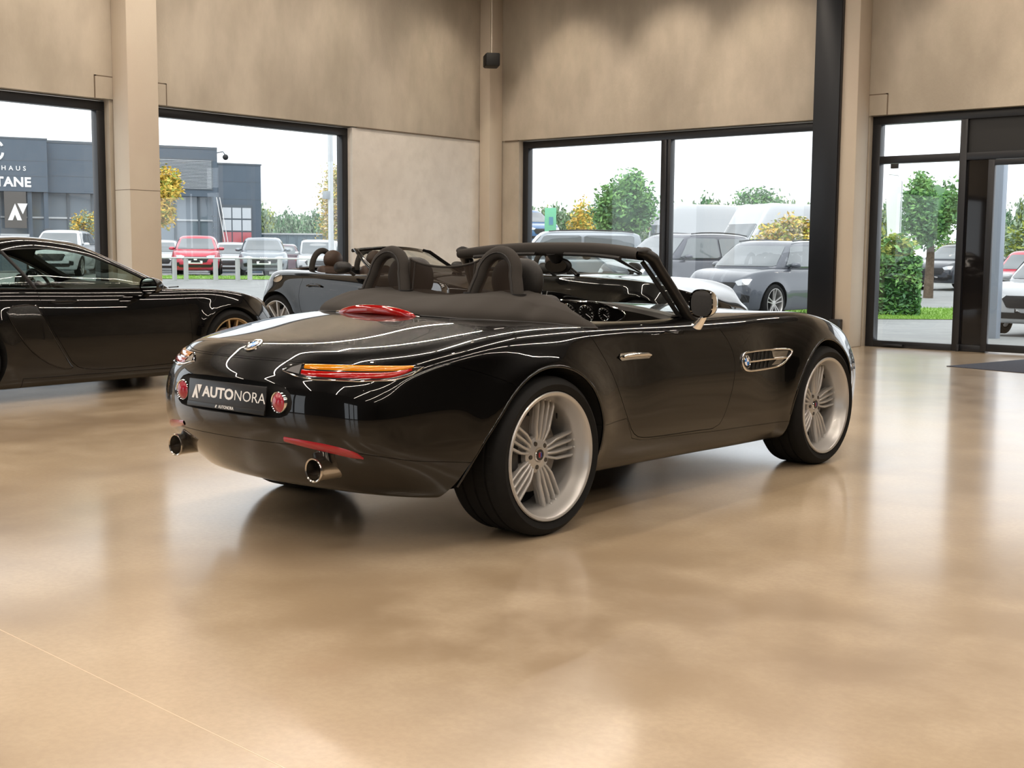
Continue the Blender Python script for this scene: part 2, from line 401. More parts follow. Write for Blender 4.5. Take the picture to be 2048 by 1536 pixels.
# right wall and front wall behind the viewer, seen only in the paint
m = MB().box(WR, WR+.3, WF, WB, HL, CEIL_Z)
BR = []
ed = [WF]+[v for b_ in BR for v in b_]+[WB]
for k in range(0, len(ed), 2): m.box(WR, WR+.3, ed[k], ed[k+1], 0, HL)
struct(m.build('wall_right', mat('dark_wall_paint', (.03, .03, .03), .7), smooth=0))
for k, (a, b) in enumerate(BR): window(7+k, 'x', WR, a, b, mull=((a+b)/2,))
m = MB().box(WA-.3, WR+.3, WF-.3, WF, HL+.5, CEIL_Z)
BF = [(-10.6, -6.6), (-1.9, 1.1)]
ed = [WA-.3]+[v for b_ in BF for v in b_]+[WR+.3]
for k in range(0, len(ed), 2): m.box(WF and ed[k], ed[k+1], WF-.3, WF, 0, HL+.5)
struct(m.build('wall_front', mat('dark_wall_paint'), smooth=0))
for k, (a, b) in enumerate(BF): window(7+k, 'y', WF, a, b, z1=HL+.48, mull=((a*2+b)/3, (a+2*b)/3))

# concrete pillars
def pillar(label, x0, x1, y0, y1):
    m = MB().box(x0, x1, y0, y1, 0, CEIL_Z); o = m.build('concrete_pillar', pillar_m, bevel=.012, smooth=40)
    tag(o, label, 'pillar'); return o
p1 = pillar('beige concrete pillar between the two windows of the left wall', WA+.002, WA+.33, 8.60, 9.03)
MB().box(WA+.01, WA+.332, 8.598, 9.032, 1.935, 1.941).build('cast_joint', joint_m, p1, smooth=0)
pillar('concrete corner column where the left and back walls meet', WA+.002, WA+.22, WB-.32, WB-.002)
pillar('concrete pillar standing right of the big window, by the glass entrance', -7.47, -7.07, WB-.36, WB-.002)
# corbel blocks in the lintel beside each pillar
k = 4
for ax, c0, c1 in (('x', 8.37, 8.6), ('x', 9.03, 9.36), ('y', -7.85, -7.5), ('y', -7.07, -6.83)):
    m = MB(); g = MB()
    for (mb, a, b, za, zb, d) in ((m, c0, c1, HL, HL+.26, .006),):
        mb.box(WA-.02, WA+d, a, b, za, zb) if ax == 'x' else mb.box(a, b, WB-d, WB+.02, za, zb)
    e = c0 if (c0 in (8.37, -7.85)) else c1
    for (a, b, za, zb) in ((c0-.01, c1+.01, HL+.26, HL+.274), (e-.016, e+.016, HL, HL+.274)):
        g.box(WA-.02, WA+.003, a, b, za, zb) if ax == 'x' else g.box(a, b, WB-.003, WB+.02, za, zb)
    struct(m.build('trim_%d' % k, concrete, smooth=0)); struct(g.build('trim_%d' % (k+1), joint_m, smooth=0)); k += 2
# black steel column in front of the window
o = MB().box(-7.66, -7.30, WB-.42, WB-.12, 0, CEIL_Z).build('steel_column', steel_m, bevel=.006)
tag(o, 'black steel column in front of the right end of the big window', 'column')
MB().box(-7.30, -7.285, WB-.40, WB-.14, 0, CEIL_Z).build('side_face', mat('brown_black_face', (.016, .011, .009), .4), o, smooth=0)  # thin slab giving the column's right face a browner black
o = MB().box(-7.30, -7.17, WB-.5, WB-.36, .20, .37).build('socket_box', lampbody_m, bevel=.008)
tag(o, 'small black socket box low on the steel column, right side', 'socket box')
MB().box(-7.171, -7.166, WB-.475, WB-.385, .235, .335).build('cover_flap', frame_m, o, bevel=.001)
# loudspeaker in the corner
spk = empty('loudspeaker', (-13.10, WB-.62, 4.22), -.72, 'black loudspeaker hanging from a rod high in the room corner', 'speaker')
MB().box(-.165, .165, -.11, .11, -.10, .10).build('cabinet', mat('speaker_black', (.006, .006, .006), .6), spk, bevel=.02)
MB().box(-.15, .15, -.118, -.108, -.085, .085).build('grille', mat('speaker_grille', (.004, .004, .004), .8), spk, bevel=.004)
MB().tube([(0, 0, .1), (0, 0, CEIL_Z-4.222)], .011, 8).build('hanging_rod', mat('rod_metal', (.55, .5, .42), .4, .6), spk)

# entrance: glass bay, sliding door
D0, DY0, DY1 = -7.055, WB+.10, WB+.24
door = struct(MB().box(D0, -2.9, DY0, DY1, 2.92, HL-.01).box(D0, D0+.11, DY0, DY1, 0, 2.92).box(D0+.11, -5.89, DY0, DY1, 2.41, 2.505).box(-5.80, -2.99, DY0, DY1, 2.41, 2.505).box(D0+.11, -5.89, DY0, DY1, 0, .085).box(-5.80, -5.46, DY0, DY1, 0, .085).box(-5.89, -5.80, DY0, DY1, 0, 2.92).box(-2.99, -2.9, DY0, DY1, 0, 2.92).build('door_1', frame_m, bevel=.004))
MB().box(D0+.11, -5.89, WB+.165, WB+.175, .085, 2.41).build('glass_pane', glass_win, door, smooth=0)
MB().box(D0+.11, -5.89, WB+.165, WB+.175, 2.505, 2.92).build('glass_pane', glass_win, door, smooth=0)
MB().box(-5.80, -5.46, WB+.16, WB+.18, .085, 2.41).build('dark_glass_panel', mat('black_glass', (.010, .009, .009), .03, spec=.6), door, smooth=0)
MB().box(-5.80, -5.06, WB+.15, WB+.18, 2.505, 2.92).box(-5.03, -4.2, WB+.15, WB+.18, 2.505, 2.92).box(-4.17, -2.99, WB+.15, WB+.18, 2.505, 2.92).build('top_panel', mat('black_panel', (.012, .012, .012), .45), door, smooth=0)
leaf = MB().box(-5.50, -5.42, WB+.03, WB+.09, .02, 2.40).box(-5.42, -4.38, WB+.03, WB+.09, 2.33, 2.40).box(-5.42, -4.38, WB+.03, WB+.09, .02, .115).box(-4.38, -4.30, WB+.03, WB+.09, .02, 2.4).build('sliding_leaf', frame_m, door, bevel=.004)
MB().box(-5.42, -4.38, WB+.055, WB+.063, .115, 2.33).build('glass_pane', glass_win, leaf, smooth=0)
MB().box(-4.22, -2.99, WB+.165, WB+.175, .085, 2.41).build('glass_pane', glass_win, door, smooth=0)
MB().box(-5.82, -5.78, WB+.06, WB+.11, .0, .09).build('floor_guide', frame_m, door, bevel=.003)
MB().box(-6.78, -6.68, WB+.07, WB+.10, 2.34, 2.40).build('door_sensor', lampbody_m, door, bevel=.003)
MB().box(-6.80, -6.52, WB+.05, WB+.10, .02, .045).build('floor_handle', frame_m, door, bevel=.003)
# entrance mat
mt = empty('entrance_mat', (-5.07, 13.44, .0), math.radians(-12.5), 'dark blue-grey entrance mat on the floor before the glass door', 'mat')
MB().box(0, 2.6, -.0, 1.75, .0, .008).build('mat_pile', noise_mat('mat_pile', (.045, .052, .075), (.06, .068, .095), 60, (.9, .95), .3, 3), mt, bevel=.003)
text_mesh('mat_lettering', 'AUTONORA', .30, mat('mat_white', (.6, .62, .66), .8), mt, Matrix.Translation((1.7, .9, .009)) @ Matrix.Rotation(PI/2*0+.0, 4, 'Z'), bold=.004)

# ceiling light lines and spots: the housings around the lamps set at the top of the script
for i, (a, b) in enumerate(LIGHT_LINES):
    ang = math.atan2(b[1]-a[1], b[0]-a[0]); L = math.hypot(b[0]-a[0], b[1]-a[1])
    o = empty('line_light', ((a[0]+b[0])/2, (a[1]+b[1])/2, CEIL_Z-.6), ang, 'slim black light line hanging from the dark showroom ceiling', 'ceiling light', 'light lines hanging from the ceiling')
    m = MB().box(-L/2+.02, L/2-.02, -.045, .045, 0, .06); m.build('housing', lampbody_m, o, smooth=0)
    for x in (-L/2+.3, L/2-.3): MB().tube([(x, 0, .06), (x, 0, .598)], .003, 6).build('suspension_wire', lampbody_m, o)
for a, b in SPOTS+DOWNLIGHTS:
    dn = (a, b) in DOWNLIGHTS
    o = empty('ceiling_spot', a, 0, 'small round black spotlight on the ceiling pointing straight down at the cars' if dn else 'small round black spotlight on the ceiling aimed at the wall', 'spotlight', 'downlights over the cars' if dn else 'wall-washing spotlights on the ceiling')
    d = (Vector(b)-Vector(a)).normalized(); p = -d*.02
    MB().tube([p, p-d*.14], .05, 16).build('lamp_can', lampbody_m, o)
    MB().tube([p-d*.08, (p-d*.08)+Vector((0, 0, .03)), (0, 0, CEIL_Z-a[2]-.002)], .012, 8).build('stem', lampbody_m, o)
    MB().tube([-d*.018, -d*.019], .042, 16).build('lamp_lens', mat('lamp_lens', (1, .9, .8), .5, emis=(1, .85, .68), es=30), o)
# ================================================================== the black roadster (main subject)
def paint_mat(name, base, coat=1., rough=.3, metal=0., cr=.015, spec=.5):
    return mat(name, base, rough, metal, coat=coat, coat_r=cr, spec=spec)
black_paint = paint_mat('black_paint', (.0016, .0015, .0015), coat=1., rough=.25, spec=.08)
black_int = mat('black_interior', (.012, .011, .010), .6)
well_m = mat('wheel_well', (.004, .004, .004), .9)
rubber = noise_mat('tyre_rubber', (.0055, .0055, .0055), (.008, .008, .008), 30, (.7, .8), 0, spec=.25)
tyre_side = mat('tyre_sidewall', (.014, .013, .012), .55)
chrome = mat('chrome', (.85, .83, .80), .06, 1.)
dark_chrome = mat('tailpipe_steel', (.62, .58, .53), .14, 1.)
alu = mat('silver_wheel', (.50, .49, .475), .36, .55, coat=.5)
brake_m = mat('brake_disc', (.28, .26, .24), .35, .9)
soft_top = noise_mat('soft_top_cloth', (.030, .026, .022), (.036, .031, .027), 300, (.85, .95), .15, 3)
leather = noise_mat('black_leather', (.012, .011, .010), (.018, .016, .015), 120, (.45, .55), .2, 3)
red_glass = mat('red_lens', (.36, .004, .003), .08, coat=1., emis=(.5, .0, .0), es=0.)
amber_glass = mat('amber_lens', (.66, .22, .003), .08, coat=1.)
plate_m = mat('plate_black', (.012, .012, .013), .28)
white_print = mat('white_print', (.82, .82, .82), .5)
mirror_glass = mat('mirror_glass', (.8, .8, .8), .02, 1.)
windscreen = glass_mat('car_glass', (.86, .90, .88), .9)
gauze = None
def gauze_mat():
    m = bpy.data.materials.new('wind_deflector_mesh'); m.use_nodes = True; t = m.node_tree; n, l = t.nodes, t.links; n.clear()
    o = n.new('ShaderNodeOutputMaterial'); tr = n.new('ShaderNodeBsdfTransparent'); d = n.new('ShaderNodeBsdfDiffuse'); mx = n.new('ShaderNodeMixShader')
    d.inputs[0].default_value = (.034, .026, .021, 1); mx.inputs[0].default_value = .82
    l.new(tr.outputs[0], mx.inputs[1]); l.new(d.outputs[0], mx.inputs[2]); l.new(mx.outputs[0], o.inputs[0]); return m
gauze = gauze_mat()

Z8 = empty('roadster', (-4.1165, 4.1138, 0), 1.5504, 'glossy black open roadster with double headrest hoops, in the middle of the showroom', 'car')
# --- cage targets
ST_X = [-.80, -.60, -.38, -.10, .20, .50, .85, 1.30, 1.75, 2.15, 2.50, 2.85, 3.10, 3.24]     # shoulder x at each station
C0_X = [-1.03, -.80, -.50, -.13, .20, .50, .85, 1.30, 1.75, 2.15, 2.52, 2.92, 3.22, 3.37]      # centre-line x
YS = [.725, .805, .855, .885, .885, .862, .852, .852, .866, .880, .885, .84, .77, .68]           # widest half width, shoulder row 2/3
Y0 = [.70, .755, .79, .80, .80, .79, .785, .78, .775, .77, .765, .74, .68, .62]               # shoulder edge
Z0 = [.795, .835, .880, .930, .940, .925, .920, .930, .925, .900, .862, .800, .730, .66]         # centre line top
Z3 = [.745, .785, .830, .865, .875, .868, .862, .858, .862, .872, .862, .795, .700, .61]      # shoulder edge top
ZL = [.275, .245, .225, .22, .22, .215, .21, .205, .20, .20, .20, .20, .20, .22]
def z8_pt(i, c, r):
    tc = c/3.0; yk = [0, .36, .70, 1.0][c]
    # top outline
    xc = C0_X[i]+(ST_X[i]-C0_X[i])*[0, .10, .46, 1.0][c]
    yt = Y0[i]*[0, .40, .76, 1.][c]
    zt = Z0[i]+(Z3[i]-Z0[i])*[0, .10, .42, 1.][c]
    if r == 0:
        x, y, z = xc, yt, zt
        if i == 0: x += [.13, .12, .10, .06][c]
        if i == 13: x -= .12
        return (x, y, z)
    fr = [0, .15, .34, .56, .78, 1.][r]
    z = zt+(ZL[i]-zt)*fr
    if c == 3 or i in (0, 13):
        wy = YS[i]*[0, .40, .76, 1.][c]
        dy = [0, .935, 1.0, 1.003, .985, .93][r]
        y = yt+(wy-yt)*1.0 if r in (2, 3) else wy*dy
        if r == 1: y = yt+(wy-yt)*.66
        if 4 <= i <= 8 and r == 4: y = wy*.985
        x = xc
        if i == 0: x += [0, .030, 0, 0, .05, .15][r]*[1, 1, .9, .75][c]; y *= (.93 if r == 5 else 1)
        if i == 1 and r == 5: x += .06; y *= .985
        if i == 2 and r == 5: x += .02
        if i == 13: x -= [0, .03, 0, .0, .02, .08][r]
        if r == 5: z = ZL[i]
        return (x, y, z)
    # bottom columns
    return (xc+(.17*[1, 1, .9, .75][c] if i == 0 else .06 if i == 1 else .02 if i == 2 else 0), YS[i]*[0, .40, .76, .93][c], ZL[i]-.02)
me = cage_body((14, 4, 6, z8_pt), 3)
# side modelling: wheel arch swell, hollow door, fender-vent scallop
ARCH = ((0.01, .345, .378), (2.50, .345, .378))
for v in me.vertices:
    x, y, z = v.co; s = 1 if y > 0 else -1
    if abs(y) > .5:
        side = min(1, max(0, (abs(y)-.62)/.2))
        for cx_, cz_, R_ in ARCH:
            d = math.hypot(x-cx_, z-cz_)
            k = math.exp(-((d-R_)/.105)**2)*min(1, max(0, (z-.20)/.25))**1.5
            v.co.y += s*.022*k*side
        # concave waist behind front wheel arch and ahead of the rear arch
        for cx_, wd, am in ((.66, .20, .010), (1.92, .16, .020)):
            v.co.y -= s*am*math.exp(-((x-cx_)/wd)**2)*math.exp(-((z-.66)/.17)**2)*side
        # tumble under
        if z < .36 and .4 < x < 2.1: v.co.y -= s*.02*(.36-z)/.15*side
me.update()
shell = Shell(me.copy())
body = me
print('z8 shell faces', len(body.polygons))
#PICKSTOP
# wheel wells
for cx_, cz_, R_ in ARCH:
    for s in (1, -1):
        body = mesh_bool(body, MB().lathe([(0, .58*s), (R_, .58*s), (R_, 1.1*s), (0, 1.1*s)], 72, 'y', (cx_, 0, cz_)))
        if cx_ < 1: body = mesh_bool(body, MB().prism([(-.25, .60), (-.305, .555), (-.383, .460), (-.462, .330), (-.515, .215), (-.55, .05), (0, .05), (.05, .45)], min(.60*s, 1.1*s), max(.60*s, 1.1*s), 'y'))
# cockpit opening
cock = smooth_poly([(.36, .66), (.46, .70), (.9, .725), (1.26, .70), (1.31, .60), (1.36, .3), (1.38, 0), (1.36, -.3), (1.31, -.60), (1.26, -.70), (.9, -.725), (.46, -.70), (.36, -.66), (.24, -.5), (.20, 0), (.24, .5)], 2)
body = mesh_bool(body, MB().prism(cock, .32, 1.3))
# panels: (name, polygon, axis, low, high)
door_poly = smooth_poly([(.28, 1.1), (.295, .89), (.37, .80), (.445, .70), (.51, .60), (.60, .45), (.655, .37), (.73, .335), (.9, .325), (1.25, .318), (1.42, .312), (1.475, .40), (1.53, .55), (1.54, .68), (1.51, .76), (1.44, .835), (1.37, .88), (1.33, .95), (1.32, 1.1)], 1)
def cut_panel(name, poly, axis, lo, hi, gap=.0035, parent=Z8, paint=black_paint):
    global body
    pn = mesh_bool(body.copy(), MB().prism(offset_poly(poly, gap), lo+gap if lo > 0 else lo+gap, hi-(gap if hi < 0 else -gap) if False else hi, axis), 'INTERSECT')
    body = mesh_bool(body, MB().prism(poly, lo, hi, axis))
    return shell.finish(pn, name, paint, well_m, parent)
dl = cut_panel('door', door_poly, 'y', .66, 1.2); 
def cut_panel_neg(name, poly, axis, lo, hi, gap=.0035, paint=black_paint):
    global body
    pn = mesh_bool(body.copy(), MB().prism(offset_poly(poly, gap), lo, hi-gap, axis), 'INTERSECT')
    body = mesh_bool(body, MB().prism(poly, lo, hi, axis))
    return shell.finish(pn, name, paint, well_m, Z8)
dr = cut_panel_neg('door', door_poly, 'y', -1.2, -.66)
# plate recess between the round lamps
body = mesh_bool(body, MB().prism(smooth_poly([(-.26, .545), (.26, .545), (.36, .553), (.395, .60), (.37, .665), (.27, .690), (-.27, .690), (-.37, .665), (-.395, .60), (-.36, .553)], 1), -1.3, -.982, 'x'))
trunk = smooth_poly([(-.938, 0), (-.932, .16), (-.908, .33), (-.862, .46), (-.80, .565), (-.74, .60), (-.60, .603), (-.42, .565), (-.23, .515), (-.12, .40), (-.08, 0)]+[(x, -y) for x, y in [(-.12, .40), (-.23, .515), (-.42, .565), (-.60, .603), (-.74, .60), (-.80, .565), (-.862, .46), (-.908, .33), (-.932, .16)]], 1)
cut_panel('trunk_lid', trunk, 'z', .70, 1.1, .0025)
hood = smooth_poly([(1.50, 0), (1.49, .4), (1.44, .66), (1.9, .66), (2.4, .62), (2.9, .50), (3.12, .35), (3.15, 0), (3.12, -.35), (2.9, -.50), (2.4, -.62), (1.9, -.66), (1.44, -.66), (1.49, -.4)], 2)
cut_panel('hood', hood, 'z', .55, 1.1)
# rear valance below the bumper line (line climbs towards the wheel arch)
cut_panel_neg('rear_valance', [(-1.2, .452), (-.97, .447), (-.86, .428), (-.70, .395), (-.45, .366), (-.2, .36), (-.2, .0), (-1.2, .0)], 'y', -1.2, 1.2, .002)
for s in (1, -1):
    lo, hi = (.74, 1.2) if s > 0 else (-1.2, -.74)
    (cut_panel if s > 0 else cut_panel_neg)('sill', [(.2, .43), (.6, .445), (.66, .345), (.75, .325), (1.42, .300), (2.3, .282), (2.3, .0), (.2, .0)], 'y', lo, hi, .002)
cut_panel_neg('rear_bumper', [(-1.3, .766), (-.60, .767), (-.50, .757), (-.39, .727), (-.28, .688), (-.18, .64), (-.18, .1), (-1.3, .1)], 'y', -1.2, 1.2, .002)
z8body = shell.finish(body, 'body', black_paint, well_m, Z8)

def on_shell(x, y, z, direction, off=0.):
    """nearest hit of a ray on the shell, pushed out by off"""
    d = Vector(direction).normalized(); h = shell.tree.ray_cast(Vector((x, y, z))-d*1.5, d)
    if h[0] is None: return Vector((x, y, z)), -d
    n = shell.normal(h[0])[0]; return h[0]+n*off, n
def patch(name, outline_fn, nu, nv, direction, m, parent, off=.004, thick=.006, rim=None):
    """a raised lens or badge that follows the shell; outline_fn(u,v)->(x,y,z) seed points"""
    mb = MB(); pts = [[None]*nv for _ in range(nu)]
    for i in range(nu):
        for j in range(nv):
            u, v = i/(nu-1), j/(nv-1); p, nrm = on_shell(*outline_fn(u, v), direction)
            e = min(u, 1-u, v, 1-v); h = off*min(1, e*8)**.5 if e < .125 else off
            pts[i][j] = p+nrm*(h-.002)
    mb.grid(lambda u, v: pts[int(round(u*(nu-1)))][int(round(v*(nv-1)))], nu, nv)
    return mb.build(name, m, parent, smooth=60)
# ------------------------------------------------------------------ wheels
def spoke_wheel(name, parent, pos, side, R=.342, RW=.277, width=.285, kind='multi', m_rim=None, rot=78., tyre_profile=None, hub=True):
    """side -1: the outer face looks to -y. Built with outer face towards -y and mirrored for the other side."""
    m_rim = m_rim or alu
    w = empty(name, pos, 0, parent=parent)
    if side > 0: w.rotation_euler = (0, 0, PI)
    W = width
    # tyre: carcass with three tread grooves
    t = MB(); pr = [(RW-.004, 0.012), (RW+.006, -.004), (RW+.022, -.010), ((R+RW)/2, -.014), (R-.020, -.006), (R-.006, .010), (R, .028)]
    for g in (.26, .5, .74): y = W*g; pr += [(R, y-.008), (R-.008, y-.005), (R-.008, y+.005), (R, y+.008)]
    pr += [(R, W-.028), (R-.006, W-.010), (R-.02, W+.004), ((R+RW)/2, W+.01), (RW-.004, W-.012)]
    t.lathe([(a, b) for a, b in pr], 96 if kind == 'multi' else 64, 'y')
    t.build('tyre', rubber, w, smooth=30)
    if kind == 'multi':                                        # shoulder sipes of the tread
        t = MB()
        for k in range(60):
            a = 2*PI*k/60; ca, sa = math.cos(a), math.sin(a)
            for y0, y1 in ((.030, .062), (.088, .13)):
                c = [(-.0022, y0), (.0022, y0), (.0022, y1), (-.0022, y1)]
                pts = [((R+.0006)*ca-u*sa, yy, (R+.0006)*sa+u*ca) for u, yy in c]
                t.add(pts, [(0, 1, 2, 3)])
        t.build('tread_sipes', well_m, w, smooth=0, fix=False)
    # rim barrel: stepped deep lip
    r = MB(); r.lathe([(RW-.020, .018), (RW-.003, .004), (RW+.002, -.004), (RW-.002, -.010), (RW-.012, -.009), (RW-.018, -.003), (RW-.024, .030), (RW-.036, .055), (RW-.040, .070), (RW-.044, .11), (RW-.046, W-.02)] if kind == 'multi' else
                      [(RW-.02, .02), (RW, .004), (RW+.001, -.004), (RW-.008, -.006), (RW-.014, 0), (RW-.02, .03), (RW-.025, W-.02)], 96 if kind == 'multi' else 48, 'y')
    rb = r.build('rim', m_rim, w, smooth=40)
    hy = .070
    if kind == 'multi':
        h = MB(); h.lathe([(0, hy+.002), (.030, hy+.002), (.034, hy-.003), (.058, hy), (.078, hy+.008), (.082, hy+.03), (0, hy+.03)], 40, 'y')
        h.build('hub', m_rim, w, smooth=35)
        for k in range(5):
            a = math.radians(rot+72*k); ca, sa = math.cos(a), math.sin(a)
            def P(u, v, y): return (u*ca-v*sa, y, u*sa+v*ca)
            sp = MB()
            # recessed web of one spoke group, then its four ribs
            web = [(.060, .016), (.085, .030), (.115, .0365), (RW-.046, .048)]
            for (u0, v0), (u1, v1) in zip(web[:-1], web[1:]):
                y0 = y1 = hy+.032
                vs = [P(u0, -v0, y0), P(u0, v0, y0), P(u1, v1, y1), P(u1, -v1, y1)]+[P(u0, -v0, y0+.02), P(u0, v0, y0+.02), P(u1, v1, y1+.02), P(u1, -v1, y1+.02)]
                sp.add(vs, [(0, 1, 2, 3), (7, 6, 5, 4), (0, 4, 5, 1), (1, 5, 6, 2), (2, 6, 7, 3), (3, 7, 4, 0)])
            for j in range(4):
                vv = (j-1.5); hw = .0054
                path = [(.056, vv*.0140, hy+.004), (.080, vv*.0200, hy-.004), (.115, vv*.0280, hy-.006), (RW-.062, vv*.0340, hy-.006), (RW-.040, vv*.0350, hy+.002)]
                vs = []
                for u, v, y in path:
                    vs += [P(u, v-hw*1.25, y+.020), P(u, v-hw, y+.002), P(u, v-hw*.45, y-.0012), P(u, v+hw*.45, y-.0012), P(u, v+hw, y+.002), P(u, v+hw*1.25, y+.020)]
                fs = [(6*i+q, 6*i+(q+1) % 6, 6*i+6+(q+1) % 6, 6*i+6+q) for i in range(4) for q in range(6)]+[(0, 1, 2, 3, 4, 5), (29, 28, 27, 26, 25, 24)]
                sp.add(vs, fs)
                q = P(RW-.037, vv*.0350, hy-.003); sp.ball(q, .0068, 10)
            sp.build('spoke', m_rim, w, smooth=50)
            a2 = math.radians(rot+36+72*k); bo = MB()
            c = (.053*math.cos(a2), 0, .053*math.sin(a2)); bo.lathe([(0, hy-.0035), (.0095, hy-.0035), (.0115, hy+.004)], 14, 'y', c)
            bo.build('lug_bolt', mat('bolt_recess', (.10, .095, .09), .35, .8), w, smooth=30)
        cp = MB().lathe([(0, hy-.009), (.026, hy-.008), (.029, hy-.003), (.031, hy+.004)], 32, 'y').build('hub_cap', chrome, w)
        MB().lathe([(.013, hy-.0098), (.024, hy-.0092), (.0245, hy-.0085)], 32, 'y').build('cap_ring', mat('cap_dark', (.02, .02, .025), .3), cp)
        s1 = MB(); s1.box(-.010, 0, hy-.0105, hy-.009, -.010, .010).build('shield_left', mat('shield_red', (.30, .02, .03), .3), cp)
        MB().box(0, .010, hy-.0105, hy-.009, -.010, .010).build('shield_right', mat('shield_blue', (.03, .05, .22), .3), cp)
        v = MB().tube([(.225*math.cos(.8), .10, .225*math.sin(.8)), (.20*math.cos(.8), .085, .20*math.sin(.8))], .004, 8); v.build('valve', black_int, w)
    elif kind in ('five', 'ten'):
        n = 5 if kind == 'five' else 10
        h = MB(); h.lathe([(0, .025), (.03, .022), (.07, .03), (.075, .06), (0, .06)], 28, 'y').build('hub', m_rim, w, smooth=35)
        for k in range(n):
            a = math.radians(rot+360/n*k); ca, sa = math.cos(a), math.sin(a)
            def P(u, v, y): return (u*ca-v*sa, y, u*sa+v*ca)
            sp = MB()
            for j in ((-1, 1) if kind == 'five' else (0,)):
                w0, w1 = (.011, .010)
                u0, u1 = .05, RW-.012; c0, c1 = (j*.016, j*.052) if kind == 'five' else (0, 0)
                vs = [P(u0, c0-w0, .026), P(u0, c0+w0, .026), P(u1, c1+w1, .006), P(u1, c1-w1, .006), P(u0, c0-w0, .06), P(u0, c0+w0, .06), P(u1, c1+w1, .035), P(u1, c1-w1, .035)]
                sp.add(vs, [(0, 1, 2, 3), (7, 6, 5, 4), (0, 4, 5, 1), (1, 5, 6, 2), (2, 6, 7, 3), (3, 7, 4, 0)])
            sp.build('spoke', m_rim, w, smooth=30)
    if hub:
        MB().lathe([(0, .115), (.165, .115), (.168, .118), (.168, .138), (.165, .14), (0, .14)], 48, 'y').build('brake_disc', brake_m, w, smooth=30)
        c = MB()
        c.lathe([(.10, .095), (.178, .095), (.178, .16), (.10, .16)], 8, 'y', closed=True) if False else c.box(-.19, -.10, .095, .165, -.06, .06)
        c.build('brake_caliper', mat('caliper_dark', (.03, .03, .03), .4), w, bevel=.01)
    MB().lathe([(0, W*.62), (RW-.05, W*.62), (RW-.05, W*.64), (0, W*.64)], 40, 'y').build('inner_shield', well_m, w, smooth=30)
    return w
for x, s in ((0.0, -1), (0.0, 1)): spoke_wheel('wheel', Z8, (x, s*.893, .342), s, .342, .277, .285)
for x, s in ((2.50, -1), (2.50, 1)): spoke_wheel('wheel', Z8, (x, s*.885, .342), s, .342, .277, .255, rot=80)

# ------------------------------------------------------------------ helpers to seat things on the bodywork
def out_dir(x, y): return Vector((x+.25, y, 0)) if x < -.3 else Vector((0, y, 0))
def sh_pt(x, y, z, off=0.):
    """project horizontally on to the shell: sideways on the flanks, towards the car's middle at the tail"""
    d = -out_dir(x, y); return on_shell(x, y, z, d, off)
def ring_on(name, pts, r, m, parent, n=8, flat=1., off=0.):
    P = [sh_pt(*p, off)[0] for p in pts]; P.append(P[0]); return MB().tube(P, r, n, caps=False, flat=flat).build(name, m, parent, smooth=60)
def fan_on(name, pts, m, parent, off=.003):
    """a closed flat piece laid on the shell inside the outline pts"""
    n = len(pts); c = [sum(p[k] for p in pts)/n for k in range(3)]; vs = []; R = 5
    for r in range(R+1):
        for p in pts:
            q = [c[k]+(p[k]-c[k])*r/R for k in range(3)]; P, nn = sh_pt(*q); vs.append(P+nn*off)
    fs = [(r*n+i, r*n+(i+1) % n, (r+1)*n+(i+1) % n, (r+1)*n+i) for r in range(R) for i in range(n)]
    return MB().add(vs, fs).build(name, m, parent, smooth=60)
def strip_on(name, s_pts, m, parent, off=.004, nv=7, crown=.004, sub=6, blunt=False):
    """lens strip: s_pts list of (x,y,zlo,zhi) along the tail"""
    t = list(range(len(s_pts))); f = [spl(t, [p[k] for p in s_pts]) for k in range(4)]; nu = (len(s_pts)-1)*sub+1
    def fn(u, v):
        T = u*(len(s_pts)-1); x, y, z0, z1 = (g(T) for g in f); z = z0+(z1-z0)*v
        P, n = sh_pt(x, y, z); e = math.sin(PI*v)**.5*(1 if blunt else min(1, 12*u, 12*(1-u)))
        return P+n*(off*min(1, e*3)+crown*e-.001)
    return MB().grid(fn, nu, nv).build(name, m, parent, smooth=60)

